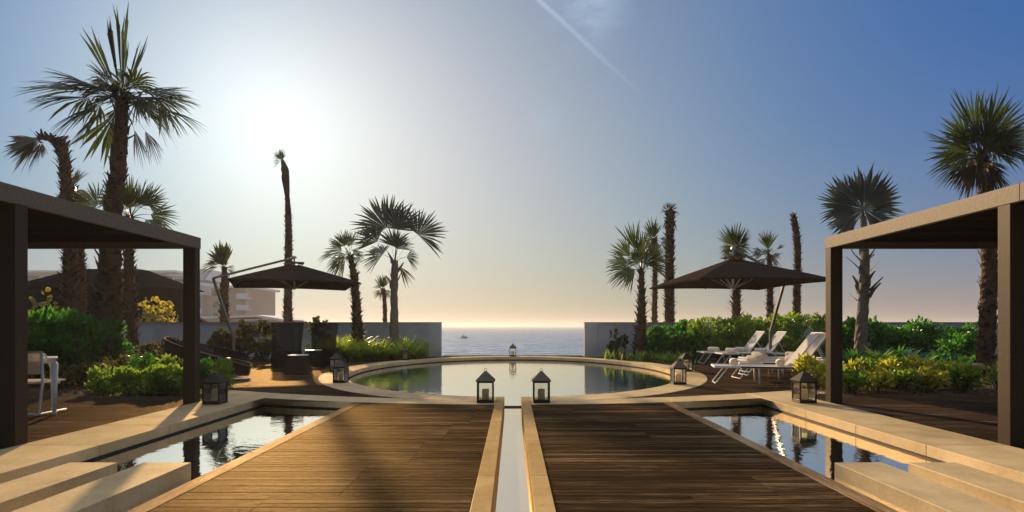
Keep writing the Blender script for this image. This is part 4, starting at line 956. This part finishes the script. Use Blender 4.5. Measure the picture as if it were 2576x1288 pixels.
# left planting
for i, (x0, x1, yt, Y, w_) in enumerate([(-60, 60, 806, 12.6, 'at the picture edge behind the white chair'), (50, 150, 808, 12.4, 'directly behind the white table'), (120, 215, 800, 12.9, 'between the white table and the thick palm'), (185, 262, 806, 13.4, 'touching the left of the thick palm trunk')]):
    shrub_px(x0, x1, yt, Y, .7, 'hedge_shrub', f'tall dark glossy green shrub {w_}', 'shrub', 9000, .10, 'green', 40+i, 'dense glossy shrubs behind the left pergola', aspect=.38, lumps=46, box=True, tuft=.2)
low = [(232, 300, 935, 10.2, 'olive'), (285, 345, 905, 11.0, 'dusk'), (290, 350, 935, 9.95, 'olive'), (340, 400, 905, 10.8, 'green'), (345, 405, 935, 9.9, 'olive'), (395, 452, 900, 10.8, 'olive'), (400, 456, 925, 9.95, 'olive'), (200, 262, 925, 11.2, 'dusk'), (110, 200, 930, 10.8, 'dusk'), (60, 130, 915, 11.2, 'dusk'), (440, 500, 915, 10.6, 'dusk')]
for i, (x0, x1, yt, Y, mt) in enumerate(low):
    shrub_px(x0, x1, yt, Y, .32, 'ground_shrub', f'low {dict(olive="yellow green", green="bright green", dusk="dark green")[mt]} leafy shrub ' + ['right of the thick palm base in the front row', 'in the shade just behind the palm base', 'in front of the dark shaded shrub', 'in the middle of the bed in the second row', 'in the middle of the bed at the deck edge', 'near the far post in the second row', 'at the foot of the far left post', 'at the left foot of the thick palm', 'under the hedge left of the palm', 'behind the white table legs', 'behind the far left pergola post'][i],
             'shrub', 1500, .062, mt, 60+i, 'low shrubs in the left bed', aspect=.55, lumps=18, tuft=.10, stems=5)
shrub_px(500, 545, 905, 10.9, .3, 'ground_shrub', 'glossy green shrub right of the far left pergola post', 'shrub', 1500, .062, 'green', 81, 'shrubs behind the near left lantern', aspect=.55, lumps=16, tuft=.10)
shrub_px(535, 585, 915, 10.8, .3, 'ground_shrub', 'yellow green shrub right behind the near left lantern', 'shrub', 1300, .062, 'olive', 82, 'shrubs behind the near left lantern', aspect=.55, lumps=14, tuft=.10)
shrub_px(345, 420, 872, 15.5, .5, 'dark_shrub', 'dark twiggy shrub against the wall, right of the thick palm', 'shrub', 1300, .075, 'dusk', 83, aspect=.7, lumps=22, tuft=.12)
shrub_px(405, 462, 860, 15.2, .4, 'dark_shrub', 'dark twiggy shrub just left of the far pergola post', 'shrub', 1100, .075, 'dusk', 84, aspect=.7, lumps=20, tuft=.12)
shrub_px(64, 128, 722, 22.8, .4, 'sea_grape', 'yellow round leaved sea grape at the left by the near post', 'shrub', 120, .19, 'grape', 85, 'yellow sea grapes behind the wall', rounds=True, lumps=16, tuft=.28)
shrub_px(342, 432, 738, 22.9, .5, 'sea_grape', 'yellow round leaved sea grape between the thin palm and the far post', 'shrub', 300, .16, 'grape', 86, 'yellow sea grapes behind the wall', rounds=True, lumps=26, tuft=.30)
for i, (x0, x1, yt, Y, w_) in enumerate([(538, 585, 838, 19.6, 'left of the slanting umbrella mast'), (588, 640, 806, 19.8, 'right of the slanting umbrella mast'), (632, 690, 812, 19.4, 'touching the tall woven chair')]):
    shrub_px(x0, x1, yt, Y, .35, 'sea_grape', f'dark sea grape with round leaves, {w_}', 'shrub', 420, .15, 'dusk', 90+i, 'dark sea grapes along the left wall', rounds=True, lumps=22, tuft=.18)
shrub_px(770, 828, 808, 20.6, .35, 'sea_grape', 'dark sea grape rising behind the farther tall woven chair', 'shrub', 260, .15, 'dusk', 94, 'dark sea grapes along the left wall', rounds=True, lumps=18, tuft=.18)
for i, (px, Y, Ln) in enumerate([(822, 19.3, .95), (858, 19.8, 1.05), (893, 19.5, 1.0), (925, 20.1, 1.0), (955, 19.9, .95), (1008, 20.2, .9), (1030, 20.6, 1.0), (880, 20.6, 1.1), (840, 20.4, 1.05), (1050, 20.9, .65)]):
    blades('strap_leaf_clump', ['bright strap leaf clump beside the far woven stool', 'bright strap leaf clump second from the woven stool', 'bright strap leaf clump in front of the leaning palm', 'strap leaf clump right of the leaning palm', 'strap leaf clump left of the bluish palm trunk', 'strap leaf clump right of the bluish palm trunk', 'upright strap leaf clump by the small far lantern', 'tall strap leaf clump behind the leaning palm foot', 'tall strap leaf clump behind the bright front clumps', 'smallest strap leaf clump toward the wall end'][i],
           'plant', (X(px, Y), Y, -.02), 210, Ln*1.30, .045, 'strap', 100+i, 'strap leaf clumps below the left wall', rx=.14)
shrub_px(1048, 1075, 868, 21.2, .2, 'ground_shrub', 'small green shrub nearest the end of the left wall', 'shrub', 260, .07, 'olive', 112, lumps=10, tuft=.1)
# right planting
shrub_px(1540, 1572, 832, 20.9, .25, 'dark_shrub', 'dark sparse shrub left of the right group palm', 'shrub', 160, .17, 'dusk', 120, rounds=True, lumps=12, tuft=.15)
shrub_px(1515, 1560, 872, 20.6, .3, 'ground_shrub', 'low dark shrub at the foot of the right wall end', 'shrub', 500, .08, 'dusk', 121, lumps=14, tuft=.12)
for i, (px, Y) in enumerate([(1545, 20.3), (1598, 19.5), (1640, 19.6), (1680, 19.0), (1722, 18.6)]):
    blades('strap_leaf_clump', f'dark strap leaf clump ' + ['nearest the right wall end', 'at the foot of the right group palm', 'right of the palm foot', 'below the round leaved shrubs', 'beside the pair of right lanterns'][i], 'plant', (X(px, Y), Y, -.02), 90, .6, .035, 'olive', 125+i, 'low strap leaf clumps on the right', rx=.2)
for i, (x0, x1, yt, Y) in enumerate([(1628, 1692, 824, 20.2), (1680, 1745, 812, 20.5), (1705, 1765, 830, 19.6)]):
    shrub_px(x0, x1, yt, Y, .5, 'round_leaf_shrub', ['bright green round leaved shrub right beside the palm trunk', 'bright green round leaved shrub, highest of the three', 'bright green round leaved shrub merging into the hedge'][i], 'shrub', 1500, .105, 'green', 130+i, 'round leaved shrubs right of the palm', rounds=True, lumps=30, tuft=.2)
for i, (x0, x1, yt, Y) in enumerate([(1738, 1830, 812, 19.9), (1815, 1905, 806, 19.9), (1890, 1990, 802, 19.9), (1975, 2085, 800, 19.9)]):
    shrub_px(x0, x1, yt, Y, .7, 'hedge_shrub', ['first hedge section from the left, behind the farthest lounger feet', 'second hedge section, right under the bushy palm', 'third hedge section, behind the umbrella mast', 'last hedge section, meeting the right pergola post'][i], 'hedge', 9000, .085, 'olive', 140+i, 'trimmed hedge behind the loungers', aspect=.5, lumps=70, box=True, tuft=.17)
for i, (x0, x1, yt, Y) in enumerate([(2100, 2160, 804, 19.9), (2150, 2235, 808, 19.9), (2215, 2290, 834, 19.8), (2275, 2345, 814, 19.8), (2330, 2400, 832, 19.6), (2385, 2460, 826, 19.4)]):
    shrub_px(x0, x1, yt, Y, .6, 'round_leaf_shrub', 'dark green dense shrub ' + ['touching the far right post', 'behind the bluish palm trunk', 'right of the bluish palm trunk', 'with a raised tip in front of the wall', 'in the middle of the pergola view', 'beside the large right palm'][i], 'shrub', 3600, .10, 'green', 150+i, 'dense shrubs seen through the right pergola', aspect=.6, lumps=46, tuft=.2)
for i, (px, Y, Ln) in enumerate([(2215, 16.2, .95), (2258, 16.6, .95), (2318, 14.6, .75), (2362, 16.2, .9), (2396, 13.6, .70), (2150, 16.4, .85), (2292, 17.4, .85), (2432, 15.0, .8)]):
    blades('rosette_plant', 'broad leaved rosette plant ' + ['nearest the bluish palm on its right', 'second right of the bluish palm', 'in the middle of the bed', 'right of the middle rosette', 'above the old stump', 'in front of the bluish palm trunk', 'at the back by the dense shrubs', 'close left of the large right palm'][i], 'plant', (X(px, Y), Y, -.02), 58, Ln, .11, 'green' if i % 2 else 'olive', 160+i, 'rosette plants in the right bed', rx=.03, spread=.9)
yl = [(2112, 2168, 905), (2150, 2208, 895), (2195, 2250, 900), (2238, 2292, 890), (2280, 2335, 898), (2325, 2378, 900), (2365, 2412, 905), (2118, 2160, 930), (2180, 2226, 928), (2250, 2296, 930), (2316, 2360, 925), (2400, 2440, 920)]
for i, (x0, x1, yt) in enumerate(yl):
    Y = 10.9 if i < 7 else 10.25
    shrub_px(x0, x1, yt+13, Y, .26, 'ground_shrub', 'yellow green low shrub ' + ['first from the far post, back row', 'second from the far post, back row', 'third from the far post, back row', 'fourth from the far post, back row', 'fifth from the far post, back row', 'sixth from the far post, back row', 'last of the back row by the stump', 'first in the front row by the far post', 'second in the front row', 'third in the front row', 'fourth in the front row', 'last in the front row, beside the stump'][i],
             'shrub', 900, .075, 'yellow' if i % 2 == 0 else 'olive', 170+i, 'yellow green shrubs at the front of the right bed', aspect=.5, lumps=15, tuft=.09, zb=.12)
shrub_px(2004, 2046, 908, 10.9, .26, 'ground_shrub', 'bright yellow green shrub between the nearest lounger and the lantern', 'shrub', 800, .085, 'yellow', 190, aspect=.5, lumps=14, tuft=.10)
shrub_px(2040, 2074, 918, 10.6, .22, 'ground_shrub', 'small yellow shrub touching the far right pergola post', 'shrub', 420, .08, 'yellow', 191, aspect=.5, lumps=10, tuft=.10)
shrub_px(2378, 2440, 838, 14.4, .3, 'young_tree', 'young tree with light leaves on a thin stem by the large palm', 'tree', 900, .09, 'green', 192, aspect=.5, lumps=16, tuft=.13, zb=.5)
shrub_px(2496, 2540, 925, 10.4, .2, 'ground_shrub', 'small sparse shrub between the large palm and the near post', 'shrub', 260, .07, 'olive', 193, lumps=10, tuft=.08)
# old stump
m = MB(); rng = np.random.default_rng(5); n = 16; prof = [(.30, -.02), (.24, .10), (.17, .22), (.15, .32), (.13, .42), (.06, .47)]; vs = []
for i, (r_, z) in enumerate(prof):
    for k in range(n):
        t = 2*math.pi*k/n; rr = r_*(1+.28*math.sin(3*t+i*.7)+.14*rng.normal()); vs.append((rr*math.cos(t)*1.1+.06*i, rr*math.sin(t)*.8, z))
m.add(vs, [(i*n+k, i*n+(k+1) % n, (i+1)*n+(k+1) % n, (i+1)*n+k) for i in range(5) for k in range(n)]+[tuple(5*n+k for k in range(n))])
for (dx, dy, dz) in ((-.42, -.08, .0), (.45, .05, 0), (-.1, -.38, 0)): m.tube([(dx*.3, dy*.3, .12), (dx*.7, dy*.7, .06), (dx, dy, .0)], [.06, .04, .015], 7)
o = m.build('tree_stump', M['rock'], None, True); o.location = (X(2420, 10.9), 10.9, 0); tag(o, 'weathered pale tree stump with roots beside the large right palm', 'stump')
m = MB(); m.tube([(0, 0, .02), (.34, -.1, .05), (.55, -.12, .02)], [.012, .011, .008], 6); o = m.build('fallen_stick', M['rock'], None, True); o.location = (X(2345, 10.4), 10.4, .0); tag(o, 'pale stick lying on the soil left of the stump', 'stick')
# lawn patch behind the shrubs
g = np.random.default_rng(31); nn = 26000; x = g.uniform(7.6, 17.0, nn); y = g.uniform(12.2, 19.0, nn); th = g.uniform(0, 6.28, nn); h = g.uniform(.03, .07, nn); w_ = .006
c0 = np.stack([x, y, 0*x-.03], 1); s_ = np.stack([np.cos(th), np.sin(th), 0*th], 1)*w_; tp = c0+np.stack([g.normal(0, .02, nn), g.normal(0, .02, nn), h], 1)
ob = npmesh('grass', np.stack([c0-s_, c0+s_, tp], 1).reshape(-1, 3), np.arange(nn*3).reshape(-1, 3), M['yellow']); tag(ob, 'patch of yellow green lawn behind the right shrubs', 'grass', kind='stuff')
# ---------------------------------------------------------------- far buildings and the dark pavilion
rt = empty('pavilion', (-19.5, 27.5, 0)); tag(rt, 'dark two tier pavilion with hipped canvas roofs behind the left wall', 'pavilion')
def hip(x0, x1, y0, y1, ze, zt, i_, mb, ky=.8):
    vs = [(x0, y0, ze), (x1, y0, ze), (x1, y1, ze), (x0, y1, ze), (x0+i_, y0+i_*ky, zt), (x1-i_, y0+i_*ky, zt), (x1-i_, y1-i_*ky, zt), (x0+i_, y1-i_*ky, zt)]
    mb.add(vs, [(3, 2, 1, 0), (0, 1, 5, 4), (1, 2, 6, 5), (2, 3, 7, 6), (3, 0, 4, 7), (4, 5, 6, 7)])
m = MB(); hip(-3.9, 3.1, -1.8, 2.2, 3.02, 4.0, 2.0, m); m.build('upper_roof', M['tent'], rt)
m = MB(); m.box(-2.9, 2.2, -1.0, 1.8, -.4, 3.0); m.build('wall', M['tent'], rt)
m = MB(); hip(-8.0, 3.2, -.6, 2.6, 1.2, 3.12, 2.6, m, .45); m.build('lower_roof', M['tent'], rt)
m = MB(); m.beam((3.22, 2.6, 1.24), (.62, 1.42, 3.14), .12, .10); m.build('ridge_tile', M['tile'], rt)
def storeys(rt, x0, x1, y0, y1, z0, z1, n, mat, bays, balc=None):
    w_ = MB(); w_.box(x0, x1, y0, y1, z0, z1); w_.build('wall', mat, rt)
    r = MB(); r.box(x0-.5, x1+.9, y0-.9, y1+.5, z1+.002, z1+.45); r.build('roof', M['slab'], rt)
    hh = (z1-z0)/n
    for f in range(n):
        zb = z0+f*hh
        for (bx0, bx1) in bays:
            q = MB(); q.box(bx0, bx1, y0-.06, y0-.01, zb+hh*.28, zb+hh*.80); q.build('window', M['win'], rt)
        if balc:
            for (bx0, bx1) in balc:
                s = MB(); s.box(bx0, bx1, y0-1.6, y0-.07, zb+.02, zb+.25); s.box(bx0, bx1, y0-1.6, y0-1.5, zb+.25, zb+1.1); s.build('balcony', M['slab'], rt)
B = 118.0

rt = empty('hotel_building', (X(300, B), B, -.2)); tag(rt, 'long pale hotel block with terraces, hazy behind the palms', 'building'); ox = X(300, B)
bb = lambda a, b: (X(a, B)-ox, X(b, B)-ox)
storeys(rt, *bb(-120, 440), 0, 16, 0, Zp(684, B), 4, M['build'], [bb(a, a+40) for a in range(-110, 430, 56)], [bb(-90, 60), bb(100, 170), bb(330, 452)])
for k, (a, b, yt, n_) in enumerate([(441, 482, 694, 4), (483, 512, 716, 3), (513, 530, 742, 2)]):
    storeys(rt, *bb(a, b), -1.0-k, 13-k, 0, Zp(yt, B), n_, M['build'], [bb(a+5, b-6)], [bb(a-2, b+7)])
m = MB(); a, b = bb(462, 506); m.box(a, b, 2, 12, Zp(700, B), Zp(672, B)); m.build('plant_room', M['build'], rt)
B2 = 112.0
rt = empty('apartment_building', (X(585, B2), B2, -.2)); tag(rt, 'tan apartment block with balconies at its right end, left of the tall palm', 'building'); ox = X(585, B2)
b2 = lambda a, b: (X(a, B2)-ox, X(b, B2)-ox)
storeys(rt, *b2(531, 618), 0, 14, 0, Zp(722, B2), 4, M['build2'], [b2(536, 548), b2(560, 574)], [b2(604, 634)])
B3 = 90.0
rt = empty('beach_house', (X(640, B3), B3, -.2)); tag(rt, 'low beach house with a curved pale roof just above the left wall', 'building'); ox = X(640, B3)
m = MB(); b3 = lambda a: X(a, B3)-ox
pr = [(b3(500), 2.95), (b3(560), 3.0), (b3(610), 3.15), (b3(645), 3.2), (b3(690), 2.75), (b3(716), 2.4)]; vs = [(x, 0, z) for x, z in pr]+[(x, 0, z-.35) for x, z in pr]+[(x, 12, z) for x, z in pr]+[(x, 12, z-.35) for x, z in pr]
k = len(pr); fs = []
for i in range(k-1): fs += [(i, k+i, k+i+1, i+1), (i, i+1, 2*k+i+1, 2*k+i), (k+i, 3*k+i, 3*k+i+1, k+i+1)]
m.add(vs, fs); m.build('roof', M['slab'], rt)
m = MB(); m.box(b3(505), b3(700), .6, 11, 0, 2.4); m.build('wall', M['build2'], rt)
m = MB(); m.box(b3(600), b3(650), .54, .58, 1.4, 2.2); m.build('window', M['win'], rt)
# ---------------------------------------------------------------- jet ski with its rider
JY = 214.0; jx = X(1167, JY)
rt = empty('jet_ski', (jx, JY, -3.5)); tag(rt, 'small dark jet ski far out on the open sea', 'jet ski')
m = MB(); L = [(-1.35, .30, .16), (-.9, .5, .34), (-.2, .55, .42), (.5, .52, .46), (1.0, .36, .50), (1.4, .05, .52)]; vs = []
for (x, hw, z) in L: vs += [(x, -hw, z*.7), (x, hw, z*.7), (x, -hw*.5, z*1.15), (x, hw*.5, z*1.15), (x*.9, 0, -.15)]
m.add(vs, [q for i in range(5) for q in ((i*5+4, i*5+9, i*5+5, i*5), (i*5, i*5+5, i*5+7, i*5+2), (i*5+2, i*5+7, i*5+8, i*5+3), (i*5+3, i*5+8, i*5+6, i*5+1), (i*5+1, i*5+6, i*5+9, i*5+4))]+[(0, 2, 3, 1, 4)]); m.build('hull', M['hull'], rt)
m = MB(); m.box(-.9, .1, -.17, .17, .40, .66); m.build('seat', M['suit'], rt, bevel=.05)
m = MB(); m.box(.25, .75, -.22, .22, .44, .86); m.beam((.2, -.35, .92), (.2, .35, .92), .04, .04); m.build('console', M['hull'], rt, bevel=.03)
J = [(-.45, 0, .78, .15), (-.35, 0, 1.02, .15, .17), (-.22, 0, 1.25, .15, .19), (-.17, 0, 1.38, .06), (-.12, 0, 1.50, .10), (-.12, 0, 1.60, .08),
     (-.20, .20, 1.28, .06), (.0, .27, 1.08, .045), (.18, .26, .95, .035), (-.20, -.20, 1.28, .06), (.0, -.27, 1.08, .045), (.18, -.26, .95, .035),
     (-.1, .24, .74, .08), (-.2, .30, .42, .055), (-.1, -.24, .74, .08), (-.2, -.30, .42, .055), (-.42, .1, .76, .10), (-.42, -.1, .76, .10)]
Ed = [(0, 1), (1, 2), (2, 3), (3, 4), (4, 5), (2, 6), (6, 7), (7, 8), (2, 9), (9, 10), (10, 11), (0, 16), (16, 12), (12, 13), (0, 17), (17, 14), (14, 15)]
me = bpy.data.meshes.new('person'); me.from_pydata([j[:3] for j in J], Ed, []); me.update()
ob = link('person', me, M['suit']); ob.location = (jx, JY, -3.5); md = ob.modifiers.new('skin', 'SKIN')
if not me.skin_vertices: 
    bpy.context.view_layer.objects.active = ob; ob.select_set(True)
    bpy.ops.mesh.customdata_skin_add()
for i, j in enumerate(J): me.skin_vertices[0].data[i].radius = (j[3], j[4] if len(j) > 4 else j[3])
me.skin_vertices[0].data[0].use_root = True
sb = ob.modifiers.new('sub', 'SUBSURF'); sb.levels = 1; sb.render_levels = 1
tag(ob, 'person in dark clothing riding the jet ski, leaning to the handlebar', 'person')
# ---------------------------------------------------------------- haze: the dusty sea air
hz = MB(); hz.box(-6100, 6100, -80, 14500, -6, 17)
HZ = NT('sea_haze'); pv = HZ.N('ShaderNodeVolumePrincipled'); pv.inputs['Color'].default_value = (.92, .90, .88, 1)
pv.inputs['Density'].default_value = .0006; pv.inputs['Anisotropy'].default_value = .35; HZ.L(pv.outputs[0], HZ.out.inputs['Volume'])
ho = hz.build('haze', HZ.m); tag(ho, kind='stuff')
